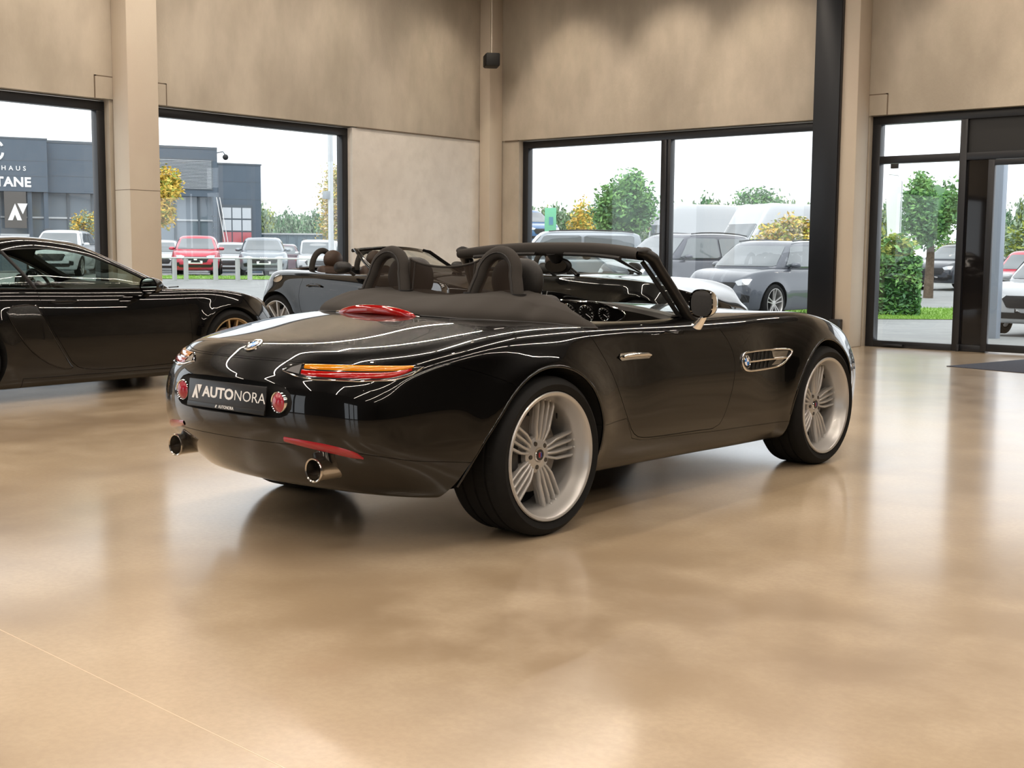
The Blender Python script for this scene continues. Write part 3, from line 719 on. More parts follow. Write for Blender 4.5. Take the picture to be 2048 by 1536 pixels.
# tail lamps: amber over red with a chrome surround and clear tip
for s in (-1, 1):
    tl = strip_on('tail_lamp', [(-.955, s*.300, .728, .738), (-.938, s*.36, .714, .753), (-.90, s*.44, .704, .764), (-.82, s*.59, .702, .766), (-.72, s*.70, .708, .765), (-.66, s*.748, .730, .764), (-.63, s*.765, .754, .759)], mat('lamp_base', (.02, .02, .02), .1, coat=1.), Z8, .002, 7, .001)
    strip_on('amber_lens', [(-.923, s*.390, .742, .7625), (-.90, s*.435, .7405, .764), (-.82, s*.59, .739, .7645), (-.72, s*.70, .742, .764), (-.668, s*.742, .753, .763)], amber_glass, tl, .007, 5, .0008, blunt=True)
    strip_on('red_lens', [(-.932, s*.388, .721, .742), (-.905, s*.432, .715, .7405), (-.82, s*.59, .713, .739), (-.735, s*.69, .718, .7415), (-.675, s*.737, .742, .7525)], red_glass, tl, .007, 5, .0008, blunt=True)
    q_ = [(-.955, s*.300, .733), (-.936, s*.365, .716), (-.90, s*.44, .706), (-.82, s*.59, .704), (-.735, s*.69, .709), (-.68, s*.738, .728), (-.64, s*.762, .755)]
    MB().tube([sh_pt(*p, .004)[0] for p in q_], .0032, 8).build('chrome_edge', chrome, tl)
    MB().tube([sh_pt(*p, .004)[0] for p in ((-.955, s*.300, .733), (-.945, s*.33, .746), (-.925, s*.385, .762))], .0028, 8).build('chrome_edge', chrome, tl)
    tip = fan_on('clear_tip', [(-.948, s*.316, .731), (-.94, s*.335, .745), (-.928, s*.375, .757), (-.932, s*.380, .722)], mat('clear_lens', (.40, .40, .41), .05, .6, coat=1.), tl, .006)
    rf = strip_on('bumper_reflector', [(-.996, s*.345, .454, .478), (-.975, s*.42, .441, .472), (-.93, s*.54, .421, .459), (-.885, s*.628, .404, .437), (-.86, s*.665, .404, .410)], mat('red_reflector', (.33, .012, .018), .22, coat=.6), Z8, .004, 5, .002, blunt=True)
    # round lamp beside the plate
    fl = empty('round_lamp', (0, 0, 0), 0, parent=Z8); c = Vector((-.992, s*.325, .612))
    MB().lathe([(.044, .01), (.044, -.010), (.042, -.013), (.039, -.010), (.039, .01)], 32, 'x', c).build('lamp_ring', chrome, fl)
    g = MB(); g.lathe([(0, -.024), (.016, -.022), (.029, -.017), (.0385, -.008), (.0385, .005)], 32, 'x', c); fl_l = g.build('fog_lens', mat('fog_red', (.33, .012, .03), .12, coat=1.), fl)
    # tail pipes
    ex = empty('tailpipe', (0, 0, 0), 0, parent=Z8); a = Vector((-.945, s*.470, .352)); b = Vector((-.70, s*.455, .350))
    MB().lathe([(.040, .24), (.0455, .24), (.0465, .02), (.049, .004), (.050, -.002), (.0475, -.006), (.042, -.003), (.0405, .01), (.040, .20)], 40, 'x', a).build('pipe_tip', dark_chrome, ex, smooth=50)
    MB().lathe([(0, .09), (.041, .09)], 24, 'x', a).build('pipe_inside', well_m, ex)
# number plate
pl = empty('number_plate', (-1.012, 0, .612), 0, parent=Z8); pl.rotation_euler = (0, .12, 0)
MB().box(-.004, .004, -.262, .262, -.0575, .0575).build('plate_panel', plate_m, pl, bevel=.003)
MB().box(-.006, .0, -.262, .262, -.058, -.038).build('holder_bar', mat('holder_black', (.006, .006, .006), .35), pl, bevel=.002)
Mx = Matrix(((0, 0, -1, -.0045), (-1, 0, 0, 0), (0, 1, 0, 0), (0, 0, 0, 1)))   # text plane facing -x, reading along -y
text_mesh('plate_text', 'AUTO', .060, white_print, pl, Mx @ Matrix.Translation((-.158, .006, 0)), bold=.0019, ext=.0006, xs=1.26, align='LEFT')
text_mesh('plate_text', 'NORA', .060, white_print, pl, Mx @ Matrix.Translation((.056, .006, 0)), bold=-.0004, ext=.0006, xs=1.2, align='LEFT')
def logo_mark(parent, Mw, h, m=white_print):
    g = MB()
    for poly in ([(0, 0), (.42, 1), (.78, 0), (.52, 0), (.40, .34), (.26, 0)], [(.55, 1), (1.12, 1), (.84, .36)]):
        g.add([Mw @ Vector((x*h, y*h, z)) for z in (.0008, -.0004) for x, y in poly], [tuple(range(len(poly))), tuple(range(len(poly), 2*len(poly)))[::-1]]+[(i, (i+1) % len(poly), len(poly)+(i+1) % len(poly), len(poly)+i) for i in range(len(poly))])
    return g.build('plate_logo', m, parent, smooth=0)
logo_mark(pl, Mx @ Matrix.Translation((-.232, -.024, 0)), .058)
Mx2 = Matrix.Translation((-.0022, 0, 0)) @ Mx
text_mesh('holder_text', 'AUTONORA', .018, white_print, pl, Mx2 @ Matrix.Translation((.012, -.0475, 0)), bold=.0002, ext=.0004)
logo_mark(pl, Mx2 @ Matrix.Translation((-.062, -.053, 0)), .012)
# badges
def roundel(name, parent, c, n, r, up=(0, 0, 1), letters=True):
    n = Vector(n).normalized(); x = Vector(up).cross(n).normalized(); y = n.cross(x); M = Matrix((x, y, n)).transposed().to_4x4(); M.translation = Vector(c)
    e = empty(name, (0, 0, 0), 0, parent=parent)
    def L(prof, nm, m):
        g = MB(); g.lathe(prof, 36, 'z'); g.v = [tuple(M @ Vector(v)) for v in g.v]; return g.build(nm, m, e, smooth=50)
    L([(r*.90, .0015), (r*.93, .0035), (r*.98, .0035), (r, -.003)], 'badge_rim', chrome)
    L([(r*.60, .0028), (r*.91, .002)], 'badge_ring', mat('badge_black', (.008, .008, .01), .15))
    for k in range(4):
        g = MB(); nn = 8; vs = [(0, 0, .003)]+[(r*.58*math.cos(PI/2*k+PI/2*j/nn), r*.58*math.sin(PI/2*k+PI/2*j/nn), .003) for j in range(nn+1)]
        g.add([M @ Vector(v) for v in vs], [(0, j+1, j+2) for j in range(nn)])
        g.build('badge_quarter', mat('badge_blue', (.02, .17, .55), .2) if k % 2 else mat('badge_white', (.8, .8, .8), .2), e, smooth=0, fix=False)
    L([(r*.575, .003), (r*.59, .0042), (r*.61, .003)], 'badge_inner_rim', chrome)
    if letters:
        for t, a in (('B', 48), ('M', 0), ('W', -48)):
            q = math.radians(a); text_mesh('badge_letter', t, r*.34, white_print, e, M @ Matrix.Translation((-math.sin(q)*r*.75, math.cos(q)*r*.75, .003)) @ Matrix.Rotation(q, 4, 'Z'), bold=.0004, ext=.0003)
    return e
p, n = on_shell(-.872, 0, .81, (0, 0, -1)); roundel('boot_badge', Z8, p+n*.002, n, .041, up=(1, 0, .3))

# high brake light at the front edge of the boot lid
def hb(u, v):
    y = (u-.5)*.53; k = abs(u-.5)*2; z = .916+.026*(1-k*k)+.022*math.sin(2*PI*v)*(1-k**4)**.5; x = -.200+.018*(k*k)+.017*math.cos(2*PI*v)*(1-k**4)**.5
    return (x, y, z)
b_ = MB().grid(hb, 33, 16, cv=True).build('high_brake_lamp', red_glass, Z8, smooth=60)
MB().tube([(-.196+.020*((k/24-.5)*2)**2, (k/24-.5)*.56, .922+.016*(1-((k/24-.5)*2)**2)) for k in range(25)], .006, 8).build('lamp_trim', chrome, b_)

# soft-top boot cover: padded ring behind the seats with two forward arms
outer = [(.435, -.80, .868), (.33, -.785, .874), (.19, -.735, .893), (.02, -.63, .906), (-.10, -.48, .914), (-.16, -.28, .922), (-.175, 0, .927)]
inner = [(.435, -.700, .885), (.40, -.685, .912), (.37, -.62, .945), (.36, -.50, .965), (.36, -.40, .972), (.36, -.2, .965), (.36, 0, .955)]
hgt = [.026, .042, .058, .074, .080, .070, .062]
outer += [(x, -y, z) for x, y, z in outer[-2::-1]]; inner += [(x, -y, z) for x, y, z in inner[-2::-1]]; hgt += hgt[-2::-1]
T = list(range(13)); fo = [spl(T, [p[k] for p in outer]) for k in range(3)]; fi = [spl(T, [p[k] for p in inner]) for k in range(3)]; fh = spl(T, hgt)
def cover(u, v):
    t = u*12; O = Vector([f(t) for f in fo]); I = Vector([f(t) for f in fi]); h = fh(t)
    O.z -= .012
    if v < .5: q = v/.5; w_ = .5*(1-math.cos(PI*q))*.38; z = math.sin(PI/2*q)**.55
    else: q = (v-.5)/.5; w_ = .38+.62*q; z = 1-.25*q*q
    P = O.lerp(I, w_); P.z += h*z
    for t0, am in ((2.55, .014), (9.45, .014)):          # sewn fold where the arm meets the rear pad
        P.z -= am*math.exp(-((t-t0)/.13)**2)*math.sin(PI*min(1, v*1.6))
    P.z += .004*math.exp(-((t-2.9)/.12)**2)+.002*math.sin(t*7)*math.sin(v*5)
    return P
cm = MB().grid(cover, 121, 22); cm.build('soft_top_cover', soft_top, Z8, smooth=70)
MB().tube([(-.004+fo[0](t)-0., fo[1](t), fo[2](t)+.001) for t in [k*12/80 for k in range(81)]], .0045, 6).build('cover_beading', mat('beading', (.02, .02, .02), .35), Z8)

# headrest hoops, padded in cloth
def hoop_pts(yc, rw, zb, h, n=31, lean=.06, x0=.205):
    tr = rw*.70; zc = zb+h-tr; pts = []; m_ = (n-15)//2
    for k in range(m_): t = k/m_; pts.append((-(rw+(tr-rw)*t**1.3), zb+(zc-zb)*t))
    for k in range(n-2*m_): a = PI-PI*k/(n-2*m_-1); pts.append((tr*math.cos(a), zc+tr*math.sin(a)))
    for k in range(m_-1, -1, -1): t = k/m_; pts.append(((rw+(tr-rw)*t**1.3), zb+(zc-zb)*t))
    return [(x0+lean*((z-zb)/h), yc+y, z) for y, z in pts]
for s in (-1, 1):
    hp = empty('headrest_hoop', (0, 0, 0), 0, parent=Z8); yc = s*.368
    MB().tube(hoop_pts(yc, .150, .95, .255), [.031]*31, 16, flat=1.0).build('hoop_padding', soft_top, hp, smooth=60)
    MB().tube([(x-.032, y, z) for x, y, z in hoop_pts(yc, .150, .95, .255)], .0035, 6).build('piping', leather, hp)
    pts = hoop_pts(yc, .128, .95, .232)
    g = MB(); k_ = 31; vs = []
    for x, y, z in pts: vs += [(x-.01, y, z), (x-.01, yc+(y-yc)*.5, .95+(z-.95)*.5), (x-.01, yc, .95)]
    g.add(vs, [(3*i+a, 3*i+3+a, 3*i+4+a, 3*i+1+a) for i in range(k_-1) for a in (0, 1)]); g.build('hoop_mesh', gauze, hp, smooth=0, fix=False)
    for q in (-1, 1):
        f = MB().box(.185, .255, yc+q*.15-.030, yc+q*.15+.030, .950, 1.005); f.build('hoop_foot', chrome, hp, bevel=.006)
        MB().tube([(.215, yc+q*.15, 1.003), (.215, yc+q*.15, 1.02)], .034, 16).build('foot_collar', black_int, hp)
# wind deflector between the hoops
def wd(u, v):
    y = (u-.5)*2*.235; zt = 1.172-.038*math.sin(PI*u)**.7; x = .235+.03*v
    return (x, y*(1-.0*v), .955+(zt-.955)*v)
wdf = MB().grid(wd, 25, 9).build('wind_deflector', gauze, Z8, smooth=0, fix=False)
MB().tube([wd(k/24, 1) for k in range(25)], .0055, 8).build('deflector_hem', soft_top, wdf)
for u in (0.0, .07, .93, 1.0): MB().tube([wd(u, 0), wd(u, 1)], .005, 8).build('deflector_edge', soft_top, wdf)

# windscreen, header and pillars
def ws(u, v):
    q = (u-.5)*2; k = 1-abs(q)**2.6
    b = Vector((1.285+.17*k, q*.715, .872+.050*k)); t = Vector((1.085+.065*k, q*.590, 1.195+.035*k))
    p = b.lerp(t, v); p.x -= .02*math.sin(PI*v)*0; return p
MB().grid(ws, 41, 17).build('windscreen', windscreen, Z8, smooth=80)
hd = MB()
def header(u, v):
    q = (u-.5)*2; k = 1-abs(q)**2.8; c = Vector((1.045+.075*k, q*.612, 1.196+.030*k)); a = 2*PI*v
    wx, wz = .062, .026+.010*k
    return c+Vector((wx*math.copysign(abs(math.cos(a))**.7, math.cos(a)), 0, wz*math.copysign(abs(math.sin(a))**.7, math.sin(a))))
hd.grid(header, 49, 16, cv=True)
hd.build('windscreen_header', soft_top, Z8, smooth=60)
for s in (-1, 1):
    MB().tube([(1.015, s*.595, 1.215), (1.05, s*.622, 1.205), (1.09, s*.640, 1.180), (1.12, s*.648, 1.14), (1.20, s*.682, 1.03), (1.285, s*.716, .905), (1.33, s*.735, .855)], [.030, .036, .038, .034, .032, .034, .042], 14, flat=.8).build('screen_pillar', mat('pillar_black', (.010, .009, .008), .38), Z8, smooth=60)
    MB().tube([(1.075, s*.585, 1.165), (1.11, s*.618, 1.10), (1.19, s*.655, .99), (1.265, s*.69, .885)], .012, 8).build('door_seal', mat('seal_rubber', (.008, .008, .008), .5), Z8)
    MB().ball((1.045, s*.620, 1.215), .040, 16, (1.2, .8, .55)).build('header_corner_pad', leather, Z8)
    MB().tube([(1.00+.06*(1-((k/10)*.8+.15)**2), s*(.10+.40*k/10), 1.180+.020*(1-(k/10)**2)) for k in range(11)], .010, 8).build('sun_visor', leather, Z8)
MB().tube([(1.10, 0, 1.215), (1.12, 0, 1.17), (1.135, 0, 1.16)], [.05, .035, .018], 12).build('mirror_mount', black_int, Z8)
im = empty('interior_mirror', (1.135, 0, 1.137), -.18, parent=Z8)
MB().ball((0, 0, 0), .1, 24, (.22, 1.05, .44)).build('mirror_body', black_int, im)
MB().grid(lambda u, v: (-.0225, .088*v*math.cos(2*PI*u), .034*v*math.sin(2*PI*u)), 32, 2, cu=True).build('mirror_face', mat('dim_mirror', (.03, .03, .03), .05, 1.), im, smooth=0)

# door mirrors: chrome shells on chrome feet
for s in (-1, 1):
    dm = empty('door_mirror', (1.13, s*.915, .965), 0, parent=Z8)
    def sh(u, v):
        a = 2*PI*u; b = v; r = math.sin(PI/2*min(1, b*1.0))
        y = .068*r*math.copysign(abs(math.cos(a))**.75, math.cos(a)); z = .070*r*math.copysign(abs(math.sin(a))**.75, math.sin(a))
        return (.095-.115*b**1.6, y, z)
    MB().grid(sh, 36, 14, cu=True).build('mirror_shell', chrome, dm, smooth=80)
    MB().grid(lambda u, v: (-.018+.0*v, .060*v*math.copysign(abs(math.cos(2*PI*u))**.75, math.cos(2*PI*u)), .062*v*math.copysign(abs(math.sin(2*PI*u))**.75, math.sin(2*PI*u))), 36, 2, cu=True).build('mirror_glass', mirror_glass, dm, smooth=0)
    MB().tube([(.03, -s*.01, -.055), (.035, -s*.03, -.085), (.04, -s*.06, -.115)], [.022, .022, .034], 14, flat=.7).build('mirror_foot', chrome, dm)
# door handles, side vents
for s in (-1, 1):
    pts = [sh_pt(x, s*.84, z, .014)[0] for x, z in ((.565, .731), (.60, .734), (.68, .735), (.76, .732), (.79, .726))]
    h = empty('door_handle', (0, 0, 0), 0, parent=Z8)
    MB().tube(pts, [.008, .0135, .0145, .0135, .008], 12, flat=.75).build('handle_grip', chrome, h, smooth=60)
    fan_on('handle_plate', [(.545, s*.84, .728), (.56, s*.84, .746), (.66, s*.84, .748), (.78, s*.84, .742), (.808, s*.84, .722), (.79, s*.84, .712), (.66, s*.84, .714), (.565, s*.84, .714)], chrome, h, .004)
    vt = empty('side_vent', (0, 0, 0), 0, parent=Z8)
    ol = smooth_poly([(1.600, .665), (1.625, .692), (1.72, .694), (1.865, .694), (2.02, .692), (2.10, .686), (2.105, .672), (2.07, .645), (2.01, .608), (1.93, .596), (1.75, .594), (1.642, .596), (1.605, .620)], 2)
    ring_on('vent_frame', [(x, s*.86, z) for x, z in ol], .0065, chrome, vt, 8, off=.004)
    fan_on('vent_opening', [(x, s*.86, z) for x, z in ol], mat('vent_black', (.003, .003, .003), .35), vt, .0015)
    MB().tube([sh_pt(x, s*.86, .643, .008)[0] for x in (1.66, 1.75, 1.85, 1.95, 2.05)], .0055, 8).build('vent_bar', chrome, vt)
    for k in range(5):
        x = 1.70+.045*k; m_ = mat('vent_fin', (.02, .02, .02), .25, .3)
        MB().tube([sh_pt(x-.012, s*.86, .603, .006)[0], sh_pt(x+.030, s*.86, .688, .006)[0]], .0035, 6).build('vent_fin', m_, vt)
    fan_on('vent_chrome_plate', [(1.91, s*.86, .610), (1.985, s*.86, .612), (2.05, s*.86, .648), (2.075, s*.86, .680), (1.93, s*.86, .684), (1.935, s*.86, .652), (2.0, s*.86, .640)], chrome, vt, .0035)
    p, n = sh_pt(1.636, s*.86, .645, .006); roundel('vent_badge', vt, p, n, .036, letters=True)
# fuel flap outline on the right rear wing, aerial stub, washer jets
fp = []
for k in range(40):
    a = 2*PI*k/40; x, y = -.185+.105*math.cos(a), -.728+.070*math.sin(a); P, n = on_shell(x, y, 1.0, (0, 0, -1)); fp.append(P-n*.0010)
MB().tube(fp+[fp[0]], .0022, 6, caps=False).build('fuel_flap_gap', well_m, Z8)

# ------------------------------------------------------------------ cockpit
it = MB()
it.add([(.22, -.66, .40), (1.30, -.66, .40), (1.30, .66, .40), (.22, .66, .40)], [(0, 1, 2, 3)]); it.build('cockpit_floor', black_int, Z8, smooth=0)
for s in (-1, 1):
    st = empty('seat', (.72, s*.36, .42), 0, parent=Z8)
    MB().box(-.24, .26, -.24, .24, 0, .16).build('seat_cushion', leather, st, bevel=.05, bseg=4)
    g = MB(); g.box(-.08, .06, -.23, .23, 0, .50); b_ = g.build('seat_back', leather, st, bevel=.05, bseg=4); b_.location = (-.22, 0, .10); b_.rotation_euler = (0, -.22, 0)
    def hr(u, v):
        a = 2*PI*u; ph = PI*(v-.5); cx_ = math.copysign(abs(math.cos(ph))**.6, math.cos(ph)); return (.055*cx_*math.cos(a)-.335, .155*cx_*math.copysign(abs(math.sin(a))**.8, math.sin(a)), .105*math.sin(ph)+.655-.0*a)
    MB().grid(hr, 28, 15, cu=True).build('headrest', leather, st, smooth=80)
    for q in (-1, 1): MB().tube([(-.33, q*.05, .52), (-.335, q*.05, .60)], .008, 8).build('headrest_post', chrome, st)
    MB().box(.48, 1.22, s*.70-.02, s*.70+.02, .42, .865).build('door_card', black_int, Z8, bevel=.012, bseg=3)
def dash(u, v):
    y = (u-.5)*2*.70; k = 1-abs(y/.70)**4; a = v
    prof = [(1.42, .915), (1.30, .935), (1.14, .958), (1.075, .955), (1.055, .935), (1.075, .90), (1.10, .80), (1.12, .66), (1.14, .55)]
    i_ = min(7, int(a*8)); f = a*8-i_; x = prof[i_][0]*(1-f)+prof[i_+1][0]*f; z = prof[i_][1]*(1-f)+prof[i_+1][1]*f
    return (x+.10*(1-k), y, z-.055*(1-k)-.012*(abs(y)/.7)**2)
MB().grid(dash, 41, 33).build('dashboard', mat('dash_leather', (.020, .018, .015), .42), Z8, smooth=70)
gc = empty('gauge_cluster', (0, 0, 0), 0, parent=Z8)
oc = smooth_poly([(.05, .915), (.02, .952), (-.10, .962), (-.20, .952), (-.30, .958), (-.40, .942), (-.52, .905), (-.44, .852), (-.25, .830), (-.08, .835), (.02, .865)], 2)
def dface(y, z): return (1.058+(.94-z)*.32+.0*y-.012, y, z)
P = [dface(y, z) for y, z in oc]; MB().tube(P+[P[0]], .0038, 8, caps=False).build('cluster_rim', chrome, gc)
n = len(P); MB().add([(x+.003, y, z) for x, y, z in P], [tuple(range(n))]).build('cluster_face', mat('gauge_black', (.004, .004, .004), .08, coat=1.), gc, smooth=0)
for y, z, r in ((-.03, .905, .033), (-.135, .90, .043), (-.25, .893, .046), (-.365, .895, .034)):
    d = empty('gauge', (0, 0, 0), 0, parent=gc); c = Vector(dface(y, z)); ax = Vector((.953, 0, .30)).normalized(); up = Vector((-.30, 0, .953))
    def G(a, rr, off=0.): return c+Vector((0, 1, 0))*rr*math.cos(a)+up*rr*math.sin(a)-ax*(.004+off)
    d['x'] = 0; del d['x']
    gp = [G(2*PI*k/32, r) for k in range(33)]; MB().tube(gp, .0018, 6, caps=False).build('gauge_ring', chrome, d)
    t = MB()
    for k in range(11):
        a = math.radians(225-27*k); t.tube([G(a, r*.78, .001), G(a, r*.92, .001)], .0011, 4)
    t.build('gauge_marks', white_print, d); MB().tube([G(0, 0, .002), G(math.radians(215), r*.7, .002)], .0013, 4).build('needle', white_print, d)
sw = empty('steering_wheel', (.98, .34, .83), 0, parent=Z8); sw.rotation_euler = (0, -.42, 0)
MB().tube([(0, .18*math.cos(2*PI*k/40), .18*math.sin(2*PI*k/40)) for k in range(41)], .014, 10, caps=False).build('wheel_rim', leather, sw)
MB().lathe([(0, -.02), (.06, -.015), (.07, .01), (0, .03)], 24, 'x').build('wheel_hub', black_int, sw)
for a in (0, PI, -PI/2):
    MB().tube([(0, .05*math.cos(a), .05*math.sin(a)), (0, .175*math.cos(a), .175*math.sin(a))], .010, 8).build('wheel_spoke', chrome, sw)

# rolled wheel-arch lips
for cx_, cz_, R_ in ARCH:
    for s in (-1, 1):
        P = []
        for k in range(45):
            a = math.radians(-18+216*k/44); x, z = cx_+(R_+.004)*math.cos(a), cz_+(R_+.004)*math.sin(a)
            if z < .30 or (cx_ < 1 and a > PI/2 and z < .56): continue
            P.append(sh_pt(x, s*.9, z, -.003)[0])
        if cx_ < 1: P += [sh_pt(x, s*.9, z, -.003)[0] for x, z in ((-.312, .553), (-.388, .461), (-.466, .332), (-.500, .262))]
        MB().tube(P, .0075, 8).build('wheel_arch_lip', black_paint, Z8, smooth=60)
# ================================================================== other cars: same shell method, other proportions
haze_glass = mat('sky_haze_car_glass', (.10, .12, .13), .04, coat=1., spec=.9)  # opaque panes, base lightened to paint the sky's haze on them
plastic = mat('black_trim_plastic', (.012, .012, .013), .45)
lamp_clear = mat('headlamp_clear', (.50, .52, .54), .06, .35, coat=1.)
dark_alu = mat('grey_wheel', (.33, .33, .34), .3, .8, coat=.4)
def body_tables(ro, wb, fo, W, prof, low=.22, tail=(.80, .12, .66), nose=(.74, .15, .60), belt_in=.07, wide=None):
    """prof: (x, z centre, z shoulder). tail/nose: (width share at the cap, centre bulge, shoulder share)"""
    xs = [p[0] for p in prof]; fz0 = spl(xs, [p[1] for p in prof]); fz3 = spl(xs, [p[2] for p in prof])
    x0, x1 = -ro, wb+fo; base = [0, .055, .13, .22, .32, .42, .52, .62, .72, .80, .88, .945, 1.0]
    T = dict(N=13, SX=[], CX=[], YS=[], Y0=[], Z0=[], Z3=[], ZL=[])
    for k, b in enumerate(base):
        xc = x0+(x1-x0)*b; e0 = max(0, 1-b/.17); e1 = max(0, (b-.80)/.20)
        xs_ = xc+tail[1]*1.3*e0**1.2-nose[1]*1.3*e1**1.2
        hw = W/2*(1-(1-tail[0])*e0**2.2)*(1-(1-nose[0])*e1**2.0)
        T['CX'].append(xc); T['SX'].append(xs_); T['YS'].append(hw); T['Y0'].append(hw-belt_in-(.05*e0+.08*e1)); T['Z0'].append(fz0(xc)); T['Z3'].append(fz3(xs_)); T['ZL'].append(low+.04*max(e0, e1))
    return T
def tables_fn(T, tuck=.07):
    N = T['N']; yk = [0, .40, .76, 1.]
    def fn(i, c, r):
        xc = T['CX'][i]+(T['SX'][i]-T['CX'][i])*[0, .10, .45, 1.][c]; yt = T['Y0'][i]*yk[c]; zt = T['Z0'][i]+(T['Z3'][i]-T['Z0'][i])*[0, .10, .42, 1.][c]
        end = -1 if i == 0 else (1 if i == N-1 else 0)
        if r == 0: return (xc+(-end)*[.06, .055, .05, .03][c], yt, zt)
        fr = [0, .15, .34, .56, .78, 1.][r]; z = zt+(T['ZL'][i]-zt)*fr; w_ = T['YS'][i]*yk[c]
        if c == 3 or end:
            y = {1: yt+(w_-yt)*.62, 2: w_*.992, 3: w_*1.003, 4: w_*.985, 5: w_*.93}[r]
            return (xc-end*[0, .015, 0, 0, .02, tuck][r], y, T['ZL'][i] if r == 5 else z)
        return (xc-end*tuck, T['YS'][i]*[0, .40, .76, .93][c], T['ZL'][i]-.02)
    return fn
def arches(me, A, W, amp=.022, wid=.085, ymin=.5):
    for v in me.vertices:
        x, y, z = v.co; s = 1 if y > 0 else -1
        if abs(y) > ymin:
            side = min(1, max(0, (abs(y)-(W/2-.28))/.2))
            for cx_, cz_, R_ in A:
                d = math.hypot(x-cx_, z-cz_); v.co.y += s*amp*math.exp(-((d-R_)/wid)**2)*(1 if z > .3 else max(0, 1-(.3-z)/.1))*side
    me.update()
class Car:
    def __init__(s, name, label, cat, loc, yaw, T, paint, A, W, level=2, group=None, amp=.02, wells=True):
        s.root = empty(name, loc, yaw, label, cat, group); s.paint = paint; s.W = W
        me = cage_body((13, 4, 6, tables_fn(T)), level, 3); arches(me, A, W, amp); s.shell = Shell(me.copy()); s.body = me; s.gh = None; s.A = A
        if wells:
            for cx_, cz_, R_ in A:
                for q in (1, -1): s.body = mesh_bool(s.body, MB().lathe([(0, (W/2-.30)*q), (R_, (W/2-.30)*q), (R_, (W/2+.2)*q), (0, (W/2+.2)*q)], 48, 'y', (cx_, 0, cz_)))
    def cut(s, name, poly, axis, lo, hi, gap=.004, side=1):
        a, b = (lo, hi-gap) if side < 0 else (lo+gap, hi)
        pn = mesh_bool(s.body.copy(), MB().prism(offset_poly(poly, gap), a, b, axis), 'INTERSECT')
        s.body = mesh_bool(s.body, MB().prism(poly, lo, hi, axis)); return s.shell.finish(pn, name, s.paint, well_m, s.root)
    def done(s): s.bobj = s.shell.finish(s.body, 'body', s.paint, well_m, s.root); return s
    def cast(s, p, d, off=0., shell=None):
        sh = shell or s.shell; d = Vector(d).normalized(); h = sh.tree.ray_cast(Vector(p)-d*2.5, d)
        if h[0] is None: q, _, _, _ = sh.tree.find_nearest(Vector(p)); return q+sh.normal(q)[0]*off, sh.normal(q)[0]
        n = sh.normal(h[0])[0]; return h[0]+n*off, n
    def fan(s, name, pts, d, m, off=.003, shell=None, parent=None, R=5, dens=0):
        if dens > 0: pts = smooth_poly(pts, dens)
        if dens < 0: pts = smooth_poly(densify(pts, -dens), 1)
        n = len(pts); c = [sum(p[k] for p in pts)/n for k in range(3)]; vs = []
        for r in range(R+1):
            for p in pts:
                P, nn = s.cast([c[k]+(p[k]-c[k])*r/R for k in range(3)], d, 0, shell); vs.append(P+nn*off)
        fs = [(r*n+i, r*n+(i+1) % n, (r+1)*n+(i+1) % n, (r+1)*n+i) for r in range(R) for i in range(n)]
        return MB().add(vs, fs).build(name, m, parent or s.root, smooth=60)
    def line(s, name, pts, d, r, m, off=0., shell=None, parent=None, close=False, sub=5):
        q = []
        for a, b in zip(pts, (pts[1:]+[pts[0]]) if close else pts[1:]): q += [tuple(a[k]+(b[k]-a[k])*j/sub for k in range(3)) for j in range(sub)]
        q.append(pts[0] if close else pts[-1]); P = [s.cast(p, d, off, shell)[0] for p in q]
        return MB().tube(P, r, 6, caps=not close).build(name, m, parent or s.root, smooth=60)
    def yz(s, poly, x): return [(x, y, z) for y, z in poly]
    def greenhouse(s, bx, tx, bz, tz, by, ty, m=None, level=2, hollow=None, name='cabin', crown=.035, bow=(.16, .10)):
        n = len(bx)
        def fn(i, c, r):
            t = r/2.; k = [0, .55, 1.][c]; x = tx[i]+(bx[i]-tx[i])*t; y = (ty[i]+(by[i]-ty[i])*t)*k; z = tz[i]+(bz[i]-tz[i])*t
            if r == 0: z += crown*(1-k*k)-.012*(c == 2)
            if r == 1 and c == 2: y += .022; z += .01
            b = 1-k*k
            if i == n-1: x += bow[0]*b*(.55+.45*t)
            if i == 0: x -= bow[1]*b*(.55+.45*t)
            return (x, y, z)
        me = cage_body((n, 3, 3, fn), level, 3); s.gh = Shell(me.copy())
        if hollow:
            me.update(); mb = MB(); mb.v = [tuple(v.co-v.normal*.035-(Vector((0, 0, .35)) if v.co.z < hollow else Vector((0, 0, 0)))) for v in me.vertices]
            mb.f = [tuple(p.vertices) for p in me.polygons]; mb.mi = [0]*len(mb.f); s.ghm = mesh_bool(me, mb)
        else: s.ghm = me
        s.ghp = m or s.paint; return s
    def gh_done(s, name='roof'): return s.gh.finish(s.ghm, name, s.ghp, black_int, s.root)
    def wheels(s, pos, R, RW, width, kind='five', m=None, hub=False, y=None, rot=90):
        for x in pos:
            for q in (-1, 1): spoke_wheel('wheel', s.root, (x, q*(y or s.W/2-.015), R), q, R, RW, width, kind, m or alu, rot, hub=hub)
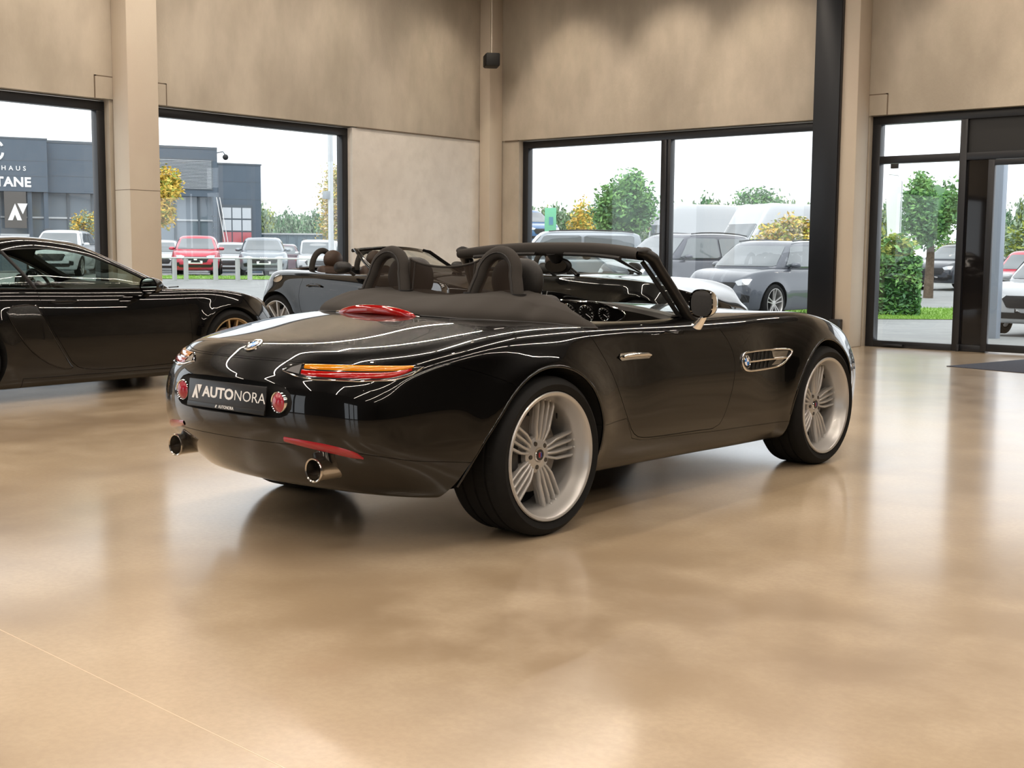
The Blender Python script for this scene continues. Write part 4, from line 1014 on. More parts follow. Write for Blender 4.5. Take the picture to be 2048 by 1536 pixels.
    def mirrors(s, x, y, z, m=None, sc=1.):
        for q in (-1, 1):
            dm = empty('door_mirror', (x, q*y, z), 0, parent=s.root)
            def sh(u, v):
                a = 2*PI*u; r = math.sin(PI/2*v)
                return ((.085-.13*v**1.6)*sc, (.115*r*math.copysign(abs(math.cos(a))**.8, math.cos(a)))*sc, (.068*r*math.copysign(abs(math.sin(a))**.8, math.sin(a)))*sc)
            MB().grid(sh, 24, 10, cu=True).build('mirror_shell', m or s.paint, dm, smooth=80)
            MB().grid(lambda u, v: (-.04*sc, .105*sc*v*math.cos(2*PI*u), .060*sc*v*math.sin(2*PI*u)), 24, 2, cu=True).build('mirror_glass', mirror_glass, dm, smooth=0)
            MB().tube([(.01, -q*.05, -.03), (.02, -q*.13, -.085)], [.026, .032], 10, flat=.6).build('mirror_foot', m or s.paint, dm)
def auto_plate(car, x, z, n_tilt=0., w_=.26, back=False):
    e = empty('number_plate', (x, 0, z), PI, parent=car.root); e.rotation_euler = (0, n_tilt, PI)
    MB().box(-.006, .004, -w_, w_, -.056, .056).build('plate_panel', plate_m, e, bevel=.003)
    text_mesh('plate_text', 'AUTONORA', .066, white_print, e, Mx @ Matrix.Translation((.045, .004, .003)), bold=.001, ext=.0006, xs=1.2)
    logo_mark(e, Mx @ Matrix.Translation((-.235, -.030, .003)), .062)

# ------------------------------------------------------------------ black mid-engined coupe at the left edge
pitch = body_tables(.93, 2.475, 1.06, 1.80, [(-.93, .84, .78), (-.6, .88, .84), (-.2, .90, .88), (.3, .91, .885), (.9, .90, .872), (1.5, .89, .865), (1.85, .88, .86), (2.15, .85, .862), (2.475, .80, .845), (2.8, .74, .79), (3.1, .68, .69), (3.35, .61, .60), (3.53, .56, .54)], low=.125, tail=(.80, .14, .6), nose=(.66, .20, .6), belt_in=.105)
AC = ((-.14, .335, .368), (2.475, .335, .362))
gold = mat('champagne_wheel', (.50, .36, .20), .3, .8, coat=.4)
cp_ = Car('coupe', 'glossy black sports coupe with champagne wheels, cut off by the left edge', 'car', (-10.11, 4.57, 0), PI/2+.035, pitch, black_paint, AC, 1.80, 3)
for v in cp_.body.vertices: pass
dpoly = smooth_poly([(.54, 1.2), (.55, .90), (.57, .72), (.64, .55), (.73, .40), (.83, .255), (.97, .215), (1.3, .205), (1.90, .215), (2.0, .25), (2.0, .60), (1.98, .76), (1.90, .85), (1.76, .92), (1.76, 1.2)], 1)
cp_.cut('door', dpoly, 'y', -1.2, -.60, side=-1); cp_.cut('door', dpoly, 'y', .60, 1.2)
# interior pocket so the windows look through
cp_.body = mesh_bool(cp_.body, MB().prism(smooth_poly([(-.1, -.58), (1.6, -.62), (1.84, -.4), (1.92, 0), (1.84, .4), (1.6, .62), (-.1, .58)], 1), .45, 1.3))
cp_.cut('front_lid', smooth_poly([(2.16, 0), (2.12, .5), (2.06, .66), (2.35, .60), (2.8, .50), (3.1, .36), (3.22, 0), (3.1, -.36), (2.8, -.50), (2.35, -.60), (2.06, -.66), (2.12, -.5)], 2), 'z', .45, 1.3)
cp_.cut('sill_panel', [(.38, .185), (2.2, .175), (2.2, 0), (.38, 0)], 'y', -1.2, -.6, side=-1)
cp_.done()
cp_.greenhouse([-.72, -.22, .35, .90, 1.45, 1.93], [.10, .26, .52, .80, 1.04, 1.18], [.85, .86, .865, .862, .855, .845], [1.215, 1.255, 1.288, 1.284, 1.262, 1.232], [.60, .74, .785, .79, .775, .73], [.50, .555, .585, .585, .57, .54], level=3, hollow=.87)
dlo = smooth_poly([(-.30, .945), (-.20, 1.02), (.04, 1.135), (.38, 1.202), (.70, 1.218), (1.01, 1.190), (1.28, 1.115), (1.53, 1.005), (1.75, .895), (1.5, .880), (.7, .885), (-.1, .910)], 2)
cp_.ghm = mesh_bool(cp_.ghm, MB().prism(dlo, -1.2, 1.2, 'y'))
wsp = smooth_poly([(1.24, .47), (1.58, .60), (1.85, .66), (1.97, .40), (2.06, 0), (1.97, -.40), (1.85, -.66), (1.58, -.60), (1.24, -.47), (1.31, 0)], 1)
cp_.ghm = mesh_bool(cp_.ghm, MB().prism(wsp, .86, 1.5))
rwp = smooth_poly([(-.06, .42), (-.10, -.42), (-.62, -.46), (-.70, 0), (-.62, .46)], 1)
cp_.ghm = mesh_bool(cp_.ghm, MB().prism(rwp, .90, 1.5)); cp_.gh_done('roof')
cgl = glass_mat('coupe_glass', (.66, .72, .66), .9, base=.02)
for q in (-1, 1):
    o = cp_.fan('side_window', [(x, q*.7, z) for x, z in dlo], (0, -q, 0), cgl, -.010, cp_.gh, R=6)
    cp_.line('window_seal', [(x, q*.7, z) for x, z in dlo], (0, -q, 0), .006, plastic, .0, cp_.gh, close=True, sub=1)
    cp_.line('quarter_divider', [(.36, q*.7, 1.19), (.56, q*.7, .885)], (0, -q, 0), .014, plastic, -.004, cp_.gh)
cp_.fan('windscreen', [(x, y, 1.2) for x, y in wsp], (0, 0, -1), cgl, -.012, cp_.gh, R=6)
cp_.fan('rear_window', [(x, y, 1.2) for x, y in rwp], (0, 0, -1), cgl, -.012, cp_.gh, R=6)
cp_.wheels((-.14, 2.475), .335, .258, .25, 'five', gold, hub=True, y=.895)
cp_.mirrors(1.53, .99, .905, black_paint, 1.05)
for q in (-1, 1):
    st = empty('seat', (.45, q*.37, .40), 0, parent=cp_.root)
    MB().box(-.22, .28, -.23, .23, 0, .16).build('seat_cushion', leather, st, bevel=.05, bseg=3)
    b_ = MB().box(-.07, .06, -.22, .22, 0, .62).build('seat_back', leather, st, bevel=.06, bseg=4); b_.location = (-.22, 0, .10); b_.rotation_euler = (0, -.28, 0)
MB().grid(lambda u, v: (1.45+.42*v, (u-.5)*1.28, .925-.07*(2*v-1)**2-.10*abs(2*u-1)**4+.035*math.exp(-((u-.78)/.10)**2)*(1-v)), 31, 9).build('dashboard', black_int, cp_.root, smooth=70)
sw = empty('steering_wheel', (1.30, .37, .86), 0, parent=cp_.root); sw.rotation_euler = (0, -.42, 0)
MB().tube([(0, .18*math.cos(2*PI*k/32), .18*math.sin(2*PI*k/32)) for k in range(33)], .015, 8, caps=False).build('wheel_rim', leather, sw)
MB().lathe([(0, -.02), (.06, -.015), (.07, .01), (0, .03)], 20, 'x').build('wheel_hub', black_int, sw)
for a in (0, PI, -PI/2): MB().tube([(0, .05*math.cos(a), .05*math.sin(a)), (0, .175*math.cos(a), .175*math.sin(a))], .012, 6).build('wheel_spoke', black_int, sw)
# side intake behind the door, door handle, headlamp, fender script
for q in (-1, 1):
    sc = [(.24, .755), (.52, .775), (.545, .71), (.62, .53), (.78, .28), (.83, .235), (.72, .24), (.56, .31), (.41, .43), (.30, .60)]
    cp_.fan('intake_blade', [(x, q*.9, z) for x, z in sc], (0, -q, 0), mat('intake_shade', (.004, .0035, .003), .16, coat=.6), .002, dens=1)
    cp_.line('intake_edge', [(x, q*.9, z) for x, z in smooth_poly(sc, 1)], (0, -q, 0), .005, black_paint, .002, close=True, sub=2)
    h = empty('door_handle', (0, 0, 0), 0, parent=cp_.root)
    MB().tube([cp_.cast((x, q*.9, z), (0, -q, 0), .016)[0] for x, z in ((.64, .785), (.72, .788), (.82, .788), (.90, .783))], [.008, .012, .012, .008], 8, flat=.7).build('handle_grip', black_paint, h)
    cp_.fan('handle_cup', [(x, q*.9, z) for x, z in ((.63, .785), (.70, .80), (.84, .80), (.91, .785), (.84, .768), (.70, .768))], (0, -q, 0), plastic, .002, parent=h)
    lp = [(2.86, .66), (3.0, .60), (3.12, .52), (3.10, .60), (3.0, .68), (2.9, .70), (2.82, .71)]
    hl = cp_.fan('headlamp', [(x, q*y, .9) for x, y in lp], (0, 0, -1), mat('headlamp_dark', (.12, .12, .13), .05, .3, coat=1.), .004, dens=1)
    cp_.line('headlamp_rim', [(x, q*y, .9) for x, y in smooth_poly(lp, 1)], (0, 0, -1), .004, chrome, .005, close=True, sub=2, parent=hl)
    cp_.line('side_flap_gap' if q < 0 else 'wing_gap', [(2.20+.11*math.cos(2*PI*k/24), q*(.80), .80+.065*math.sin(2*PI*k/24)) for k in range(24)], (0, -q, 0), .0018, well_m, -.0008, close=True, sub=1)
MB().tube([cp_.cast((2.26, -.22, 1.), (0, 0, -1), .012)[0], cp_.cast((2.17, -.35, 1.), (0, 0, -1), .02)[0], cp_.cast((2.08, -.60, 1.), (0, 0, -1), .02)[0]], .010, 8, flat=.6).build('wiper_arm', plastic, cp_.root)

# ------------------------------------------------------------------ black roadster with brown leather behind the main car
rt = body_tables(.76, 2.505, .84, 1.80, [(-.76, .84, .78), (-.55, .92, .87), (-.25, 1.00, .945), (.2, 1.01, .955), (.9, .97, .935), (1.4, .965, .93), (1.7, .96, .92), (2.1, .93, .91), (2.505, .88, .89), (2.9, .80, .80), (3.2, .70, .66), (3.345, .62, .58)], low=.19, tail=(.70, .24, .6), nose=(.68, .2, .6), belt_in=.11)
AR = ((0, .345, .385), (2.505, .345, .385))
R2X, R2Y, R2A = -11.85, 10.54, math.radians(0)
r2 = Car('convertible', 'black convertible with brown leather seats parked before the left wall, behind the main roadster', 'car', (R2X, R2Y, 0), R2A, rt, black_paint, AR, 1.80, 3, amp=.03)
r2.body = mesh_bool(r2.body, MB().prism(smooth_poly([(.22, -.52), (.35, -.66), (1.2, -.67), (1.50, -.58), (1.60, 0), (1.50, .58), (1.2, .67), (.35, .66), (.22, .52)], 2), .45, 1.3))
dp2 = smooth_poly([(.42, 1.2), (.44, .92), (.40, .75), (.46, .50), (.60, .30), (.8, .27), (1.4, .27), (1.55, .33), (1.62, .60), (1.57, .85), (1.5, .95), (1.48, 1.2)], 1)
r2.cut('door', dp2, 'y', -1.2, -.68, side=-1); r2.cut('door', dp2, 'y', .68, 1.2); r2.done()
brown = noise_mat('brown_leather', (.16, .075, .035), (.20, .095, .045), 60, (.4, .5), .1, 3)
dkbrown = noise_mat('dark_brown_leather', (.040, .022, .014), (.055, .03, .018), 60, (.4, .5), .1, 3)
r2.fan('deck_leather', [(-.50, -.50, 1.2), (-.10, -.62, 1.2), (.20, -.60, 1.2), (.24, 0, 1.2), (.20, .60, 1.2), (-.10, .62, 1.2), (-.50, .50, 1.2), (-.56, 0, 1.2)], (0, 0, -1), brown, .006, dens=2)
for q in (-1, 1):
    r2.fan('headrest_fairing', [(-.20, q*.14, 1.2), (.22, q*.16, 1.2), (.24, q*.60, 1.2), (-.16, q*.52, 1.2)], (0, 0, -1), soft_top, .016, dens=2)
    MB().tube([(.22+.03*math.sin(PI*k/20), q*.37-.15*math.cos(PI*k/20), .98+.24*math.sin(PI*k/20)**.8) for k in range(21)], .036, 12).build('roll_hoop', soft_top, r2.root)
    st = empty('seat', (.72, q*.35, .45), 0, parent=r2.root)
    MB().box(-.24, .26, -.24, .24, 0, .18).build('seat_cushion', dkbrown, st, bevel=.05, bseg=3)
    b_ = MB().box(-.07, .07, -.24, .24, 0, .50).build('seat_back', dkbrown, st, bevel=.06, bseg=4); b_.location = (-.2, 0, .10); b_.rotation_euler = (0, -.22, 0)
    MB().ball((-.30, 0, .66), .14, 20, (.5, 1.05, .85)).build('headrest', dkbrown, st)
    MB().tube([(1.05, q*.57, 1.235), (1.13, q*.61, 1.21), (1.32, q*.66, 1.09), (1.56, q*.70, .95)], [.022, .028, .028, .034], 12, flat=.8).build('screen_pillar', black_paint, r2.root)
    r2.fan('fuel_cap' if q < 0 else 'wing_cap', [(-.02+.085*math.cos(2*PI*k/20), q*.85, .885+.075*math.sin(2*PI*k/20)) for k in range(20)], (0, -q*.6, -.8), chrome if q < 0 else black_paint, .006, R=4)
    lm = r2.fan('tail_lamp', [(-.62, q*.56, .78), (-.54, q*.68, .80), (-.50, q*.74, .70), (-.54, q*.72, .62), (-.62, q*.60, .66)], (1, -q*.8, 0), lamp_clear, .004, dens=1)
    h = MB().tube([r2.cast((x, q*.9, z), (0, -q, 0), .018)[0] for x, z in ((.55, .80), (.62, .812), (.74, .812), (.80, .80))], [.010, .016, .016, .010], 8).build('door_handle', black_paint, r2.root)
MB().grid(lambda u, v: (1.05+(1.58-1.05)*(1-v)+.10*(1-(2*u-1)**2), (2*u-1)*(.57+.12*(1-v)), 1.235-.275*(1-v)+.02*(1-(2*u-1)**2)), 21, 8).build('windscreen', windscreen, r2.root, smooth=80)
MB().tube([(1.02+.07*(1-q*q), q*.585, 1.222+.035*(1-q*q)) for q in [k/12-1 for k in range(25)]], .026, 12, flat=.8).build('windscreen_header', black_paint, r2.root)
MB().grid(lambda u, v: (1.18+.42*v, (u-.5)*1.32, .975-.05*(2*v-1)**2-.05*abs(2*u-1)**4), 25, 7).build('dashboard', dkbrown, r2.root, smooth=70)
MB().ball((1.20, 0, 1.17), .1, 16, (.25, .95, .4)).build('interior_mirror', plastic, r2.root)
r2.wheels((0, 2.505), .345, .27, .25, 'ten', alu, hub=True, y=.895)
r2.mirrors(1.30, .97, 1.03, plastic)

# third indoor sports car: same build as the convertible, parked nose-right before the big window
for pr in (r2.root,):
    c3_ = copy_tree(pr); c3_.location = (-10.50, 12.45, 0); c3_.rotation_euler = (0, 0, math.radians(2))
    c3_['label'] = 'black convertible parked before the big window, its bonnet seen through the main roadster windscreen'
# ================================================================== outside: ground, building, parked cars, trees
_F2 = Vector((-math.sin(CAM_YAW), math.cos(CAM_YAW))); _R2v = Vector((math.cos(CAM_YAW), math.sin(CAM_YAW)))
def ground_z(t, d):
    l = spl([0, 25, 36, 43, 46.5, 50, 54, 60, 100, 260], [-.06, -.06, .0, .13, .29, .28, .11, .05, .3, 1.0])(d)
    r = spl([0, 18, 23, 29, 33, 45, 60, 150, 260], [-.06, -.08, -.17, -.25, -.15, .03, .12, .5, 1.0])(d)
    k = min(1, max(0, (t+.14)/.14)); k = k*k*(3-2*k); return l*(1-k)+r*k
def spot(t, d): p = _F2*d+_R2v*(t*d); return p.x, p.y       # t: sideways share of the distance d
def T(px): return (px-1024)/F_PX
def strip(name, t0, t1, d0, d1, m, nt=60, nd=60, off=0., power=1.6):
    def fn(u, v):
        t = t0+(t1-t0)*u; d = d0+(d1-d0)*v**power; x, y = spot(t, d); return (x, y, ground_z(t, d)+off)
    return MB().grid(fn, nt, nd).build(name, m, smooth=60)
paving = noise_mat('paving', (.24, .25, .25), (.31, .32, .315), 1.2, (.6, .7), .15, 6, c3=(.20, .21, .20), scale2=9)
grass_m = noise_mat('grass', (.16, .30, .045), (.24, .42, .07), 6, (.8, .9), .4, 6)
struct(strip('ground_outside', -1.4, 1.2, 17.2, 258, paving, 80, 90, 0., 2.2))
def grass(name, t0, t1, d0, d1, label, n):
    o = strip(name, t0, t1, d0, d1, grass_m, 40, 8, .015, 1.)
    b = MB(); b.v = [tuple(v.co) for v in o.data.vertices]; b.f = [tuple(p.vertices) for p in o.data.polygons]; b.mi = [0]*len(b.f)
    for k in range(n):
        t = random.uniform(t0, t1); d = random.uniform(d0, d1); x, y = spot(t, d); z = ground_z(t, d)+.01; a = random.uniform(0, PI); h = random.uniform(.03, .075)
        dx, dy = .012*math.cos(a), .012*math.sin(a); b.add([(x-dx, y-dy, z), (x+dx, y+dy, z), (x+random.uniform(-.02, .02), y, z+h)], [(0, 1, 2)])
    bpy.data.objects.remove(o); o = b.build(name, grass_m, smooth=0, fix=False); return tag(o, label, 'grass', kind='stuff')
grass('lawn', T(300), T(760), 44.6, 46.3, 'thin strip of grass before the parked cars, seen through the left window', 2500)
grass('lawn', T(1470), T(2300), 28.6, 32.6, 'green grass strip around the trimmed hedge outside the entrance', 9000)

# ------------------------------------------------------------------ dark building across the yard
slate = noise_mat('slate_cladding', (.085, .115, .150), (.10, .13, .165), .6, (.45, .5), 0)
bglass = mat('shop_glass', (.16, .20, .24), .06, coat=1.); bframe = mat('shop_frame', (.10, .12, .14), .4); pale = mat('pale_metal', (.55, .58, .60), .35, .4)
bd = empty('building', (-57.54, 30.01, 0), math.radians(66.16), 'long slate-grey building with white lettering across the yard', 'building')
MB().box(-9, 2.22, -.45, 9, 4.0, 6.52).build('sign_fascia', slate, bd, smooth=0)
MB().box(2.22, 10.52, 0, 9, 4.0, 6.44).build('upper_wall', slate, bd, smooth=0)
MB().box(10.52, 12.8, .05, 2.5, -.2, 5.72).build('garage_wing', slate, bd, smooth=0)
MB().box(2.25, 10.52, -.02, .0, 6.40, 6.52).box(10.52, 12.84, .02, .05, 5.68, 5.76).box(-9, 2.25, -.47, -.45, 6.48, 6.56).build('roof_edge', bframe, bd, smooth=0)
for k, (x0, x1, z, y) in enumerate(((-9, 2.22, 5.45, -.452), (-9, 2.22, 4.72, -.452), (2.22, 7.5, 5.6, -.002), (2.22, 7.5, 4.8, -.002), (10.55, 12.8, 4.8, .048), (10.55, 12.8, 3.9, .048))):
    MB().box(x0, x1, y-.004, y, z, z+.025).build('panel_joint', bframe, bd, smooth=0)
MB().box(-9, 10.5, .35, .40, .2, 4.0).build('shop_glazing', bglass, bd, smooth=0)
for x in (-6.5, -4.5, -2.5, 3.2, 4.35, 5.6, 6.9, 8.4, 9.6): MB().box(x-.05, x+.05, .25, .36, .2, 4.0).build('glazing_bar', bframe, bd, smooth=0)
for x in (-.05, 1.38, 2.12, 10.3): MB().box(x-.10, x+.10, -.35, -.15, .2, 4.0).build('outer_column', slate, bd, smooth=0)
MB().box(-9, 10.4, .28, .34, 2.75, 2.83).build('glazing_transom', pale, bd, smooth=0)
lw = MB().box(7.55, 10.28, -.03, 0, 4.33, 5.90).build('louvre_frame', bframe, bd, smooth=0)
for k in range(20): MB().box(7.62, 10.20, -.075, -.035, 4.40+.073*k, 4.425+.073*k).build('louvre_slat', pale, lw, smooth=0)
gd = MB().box(10.68, 12.30, .0, .05, .3, 3.62).build('garage_door', bframe, bd, smooth=0)
for i in range(3):
    for j in range(5):
        m_ = [mat('door_pane', (.50, .54, .58), .1, coat=1.), mat('door_pane_red_reflection', (.45, .10, .12), .1, coat=1.)][1 if j == 2 else 0]  # red middle row paints a red car's reflection on the panes
        MB().box(10.74+.52*i, 10.74+.52*i+.46, -.02, .0, .40+.63*j, .40+.63*j+.55).build('door_panel', m_, gd, smooth=0)
for dx in (0, .16):
    MB().tube([(10.25+dx, -.9, 3.95), (10.72+dx, -.9, 1.2), (10.85+dx, -.9, .4)], .02, 8).build('stair_rail', mat('white_rail', (.8, .8, .8), .4), bd)
for k in range(8): MB().box(10.02, 10.24, -1.0, -.75, 1.0+.28*k, 1.04+.28*k).build('stair_tread', bframe, bd, smooth=0)
MB().tube([(10.52, -.05, 6.25), (10.75, -.3, 6.3), (10.85, -.35, 6.15)], .03, 8).build('camera_bracket', bframe, bd); MB().ball((10.87, -.36, 6.02), .15, 16).build('dome_camera', plastic, bd)
BX = Matrix(((1, 0, 0, 0), (0, 0, -1, 0), (0, 1, 0, 0), (0, 0, 0, 1)))      # text facing local -y
wl = mat('white_letters', (.85, .85, .85), .5)
text_mesh('wall_lettering', 'HAUS', .30, wl, bd, Matrix.Translation((.70, -.47, 5.08)) @ BX, bold=.004, ext=.01, spacing=1.75)
text_mesh('wall_lettering', 'TANE', .62, wl, bd, Matrix.Translation((.66, -.47, 4.42)) @ BX, bold=.022, ext=.01, spacing=1.05, xs=.98)
for r0 in (.34,):
    MB().tube([(-.10+r0*math.cos(math.radians(a)), -.48, 6.0+r0*math.sin(math.radians(a))) for a in range(20, 175, 10)], .06, 6, flat=.4).build('wall_emblem', wl, bd)
    MB().tube([(-.10+r0*math.cos(math.radians(a)), -.48, 5.80-r0*math.sin(math.radians(a))) for a in range(0, 175, 10)], .06, 6, flat=.4).build('wall_emblem', wl, bd)
sg = MB().box(.22, 1.20, -.62, -.55, 2.25, 3.98).build('sign_board', mat('sign_dark', (.10, .095, .09), .5), bd, smooth=0)
logo_mark(bd, Matrix.Translation((.36, -.63, 2.62)) @ BX, .80, wl)
MB().box(.0, 1.3, -.62, -.55, 1.85, 1.97).build('sign_shelf', pale, bd, smooth=0)
# ribbed container fence and rail
fn_ = empty('container_fence', (-55.94, 44.42, .12), math.atan2(47.5-44.42, -52.28+55.94), 'blue-grey ribbed container row beyond the parked cars', 'fence')
MB().box(0, 18, .0, 2.4, 0, 2.05).build('container_wall', mat('container_paint', (.16, .23, .28), .5), fn_, smooth=0)
for k in range(36): MB().box(.5*k, .5*k+.10, -.08, 0, 0, 2.03).build('rib', mat('container_rib', (.10, .15, .19), .5), fn_, smooth=0)
MB().box(0, 18, -.1, 2.5, 2.05, 2.13).build('roof_rim', mat('pale_rim', (.60, .63, .64), .5), fn_, smooth=0)
rl = empty('guard_rail', (0, 0, 0), 0, 'low grey metal rail with posts running before the red hatchback', 'rail')
pts = [spot(T(px), 43.9) for px in range(310, 720, 20)]; zz_ = [ground_z(T(px), 43.9) for px in range(310, 720, 20)]
rm = mat('galvanised_rail', (.50, .52, .50), .4, .3)
MB().tube([(x, y, z+.80) for (x, y), z in zip(pts, zz_)], .055, 8, flat=.5).build('top_rail', rm, rl)
for px in (312, 350, 373, 432, 476, 500, 560, 620, 680):
    (x, y), z = spot(T(px), 43.9), ground_z(T(px), 43.9); MB().box(x-.06, x+.06, y-.06, y+.06, z-.02, z+.78).build('post', rm, rl, smooth=0)
lp = empty('lamp_post', (-27.95, 24.84, ground_z(T(662), 37)), 0, 'tall light grey lamp post outside the left window', 'lamp post')
MB().tube([(0, 0, 0), (0, 0, 8.5)], [.085, .07], 16).build('pole', pale, lp); MB().box(-.12, .05, -.22, -.07, 2.75, 2.98).build('junction_box', mat('grey_box', (.3, .33, .35), .5), lp, bevel=.01)
MB().box(-.15, .15, -1.2, .1, 8.45, 8.6).build('lamp_head', pale, lp, bevel=.02)
ps = tag(MB().box(-7.04, -6.84, 20.2, 20.4, -.12, 4.4).build('steel_post', mat('post_grey_blue', (.30, .35, .42), .45), bevel=.01), 'pale blue-grey steel post right outside the sliding door', 'post')

# ------------------------------------------------------------------ parked cars
def street_car(name, label, px, d, yaw, H, L, W, paint, kind='hatch', plate=True, group=None, dz=0., grille=None):
    ro, fo = {'hatch': (.17, .19), 'suv': (.19, .18), 'van': (.20, .17), 'camper': (.25, .13)}[kind]; ro, fo = L*ro, L*fo; wb = L-ro-fo; xf, xr = wb+fo, -ro
    zb = H*{'hatch': .64, 'suv': .665, 'van': .60, 'camper': .42}[kind]; zh = zb+.01
    hood = {'hatch': .235, 'suv': .25, 'van': .20, 'camper': .13}[kind]*L; xc = xf-hood; R = .33 if kind == 'hatch' else (.41 if L > 4.9 else .37)
    prof = [(xr, zb*.96, zb*.92), (xr+.15, zb, zb*.97), (0, zb*1.0, zb*.985), (wb*.5, zb, zb*.975), (xc, zb*1.01, zb*.975), (xc+.3*hood, zb*.985, zb*.965), (xc+.6*hood, zb*.93, zb*.925), (xc+.85*hood, zb*.85, zb*.84), (xf, zb*.76, zb*.74)]
    x, y = spot(T(px), d); z = ground_z(T(px), d)+dz
    TB = body_tables(ro, wb, fo, W, prof, low=.20 if kind == 'hatch' else .26, tail=(.88, .06, .6), nose=(.82, .12, .6), belt_in=.07)
    A = ((0, R, R*1.13), (wb, R, R*1.13)); cr, sr = math.cos(yaw), math.sin(yaw)
    nx = xf if True else 0
    c = Car(name, label, 'car' if kind in ('hatch', 'suv') else 'van', (x-cr*xf, y-sr*xf, z), yaw, TB, paint, A, W, 2, group, .015); c.done()
    fx = {'hatch': (.05, .42, .95, .52), 'suv': (.04, .40, .98, .50), 'van': (-.0, .55, 1.0, .42), 'camper': (.0, .5, 1.0, .3)}[kind]
    rr, rf = xr+.10+(.42 if kind == 'hatch' else .30 if kind == 'suv' else .08), xc-(H-zb)*({'hatch': 1.25, 'suv': 1.15, 'van': .75, 'camper': .55}[kind])
    n = 5; lerp = lambda a, b, t: a+(b-a)*t
    bx = [lerp(xr+.10, xc+.05, t) for t in (0, .22, .5, .8, 1)]; tx = [lerp(rr, rf, t) for t in (0, .25, .55, .85, 1)]
    hy = W/2-.10; ty = hy-(.17 if kind in ('hatch', 'suv') else .05)
    c.greenhouse(bx, tx, [zb-.03]*5, [H-.075, H-.02, H-.0, H-.02, H-.06], [hy-.05, hy, hy, hy, hy-.08], [ty-.05, ty, ty, ty, ty-.05], level=2, crown=.04, bow=(.14, .05)); c.gh_done('roof')
    zt = H-.105; zb2 = zb+.035; zw = zb2
    if kind == 'camper': zt = zb+1.05
    wf = lambda z: (z-zb)/(H-zb)
    xs_at = lambda a, b, z: lerp(a, b, wf(z))
    for q in (-1, 1):
        fr = (xs_at(xc+.05, rf, zw)-.22, xs_at(xc+.05, rf, zt)-.10); re = (xs_at(xr+.10, rr, zw)+.20, xs_at(xr+.10, rr, zt)+.14); mid = lerp(re[0], fr[0], .50)
        if kind == 'camper': c.fan('side_window', [(fr[0], q*hy, zw), (fr[1], q*hy, zt), (fr[1]-.9, q*hy, zt), (fr[0]-1.1, q*hy, zw)], (0, -q, 0), haze_glass, .012, c.gh, R=4, dens=-4)
        else:
            c.fan('side_window', [(fr[0], q*hy, zw), (fr[1], q*hy, zt), (mid+.04, q*hy, zt), (mid+.04, q*hy, zw)], (0, -q, 0), haze_glass, .012, c.gh, R=4, dens=-4)
            c.fan('side_window', [(re[0], q*hy, zw), (re[1], q*hy, zt), (mid-.04, q*hy, zt), (mid-.04, q*hy, zw)], (0, -q, 0), haze_glass, .012, c.gh, R=4, dens=-4)
        # lamps
        nose_x = xf
        c.fan('headlamp', [(xf, q*(W/2-.16), zb*.80), (xf, q*(W/2-.20), zb*.70), (xf, q*(W/2-.42), zb*.68), (xf, q*(W/2-.50), zb*.755), (xf, q*(W/2-.36), zb*.80)], (-1, -q*.15, 0), lamp_clear, .010, R=3, dens=-4)
        c.fan('tail_lamp', [(xr, q*(W/2-.10), zb*.90), (xr, q*(W/2-.12), zb*.72), (xr, q*(W/2-.30), zb*.74), (xr, q*(W/2-.34), zb*.88)], (1, -q*.15, 0), red_glass, .010, R=3, dens=-4)
        if kind in ('suv', 'van'): MB().tube([c.cast((xx, q*(ty-.06), H+.2), (0, 0, -1), .045, c.gh)[0] for xx in [lerp(rr+.15, rf-.15, k/6) for k in range(7)]], .016, 8).build('roof_rail', plastic, c.root)
    ww = ty-.06
    c.fan('windscreen', [(xc, -hy+.12, zw), (xc, hy-.12, zw), (xc, ww-.02, zt), (xc, -ww+.02, zt)], (-1, 0, 0), haze_glass, .012, c.gh, R=6, dens=-6)
    c.fan('rear_window', [(xr, -hy+.16, zw+.03), (xr, hy-.16, zw+.03), (xr, ww-.04, zt), (xr, -ww+.04, zt)], (1, 0, 0), haze_glass, .012, c.gh, R=6, dens=-6)
    gw = grille or (.52, .60, .80)
    if kind != 'camper' or True:
        c.fan('grille', [(xf, -gw[0], zb*.74), (xf, gw[0], zb*.74), (xf, gw[0]*.75, zb*.52), (xf, -gw[0]*.75, zb*.52)], (-1, 0, 0), plastic, .010, R=3, dens=-4)
        c.fan('lower_intake', [(xf, -W*.36, zb*.44), (xf, W*.36, zb*.44), (xf, W*.32, zb*.33), (xf, -W*.32, zb*.33)], (-1, 0, 0), plastic, .010, R=3, dens=-4)
    for q in (-1, 1): c.fan('fog_intake', [(xf, q*W*.43, zb*.50), (xf, q*W*.34, zb*.53), (xf, q*W*.33, zb*.38), (xf, q*W*.42, zb*.38)], (-1, -q*.3, 0), plastic, .010, R=3, dens=-4)
    c.wheels((0, wb), R, R-.09, .23, 'five', alu if kind != 'camper' else pale, y=W/2-.01)
    c.mirrors(xc-.38, W/2+.02, zb+.06)
    if plate == 'auto': auto_plate(c, xf-.015, zb*.44 if kind == 'suv' else zb*.50)
    elif plate == 'white': MB().box(xf-.02, xf+.006, -.26, .26, zb*.53-.055, zb*.53+.055).build('number_plate', wl, c.root, bevel=.004)
    c.zb, c.xf, c.xr, c.xc, c.wb = zb, xf, xr, xc, wb
    return c
def cp(name, col, metal=0., rough=.3): return paint_mat(name, col, 1., rough, metal)
red_reflect = mat('red_camper_lamp', (.5, .03, .02), .3)
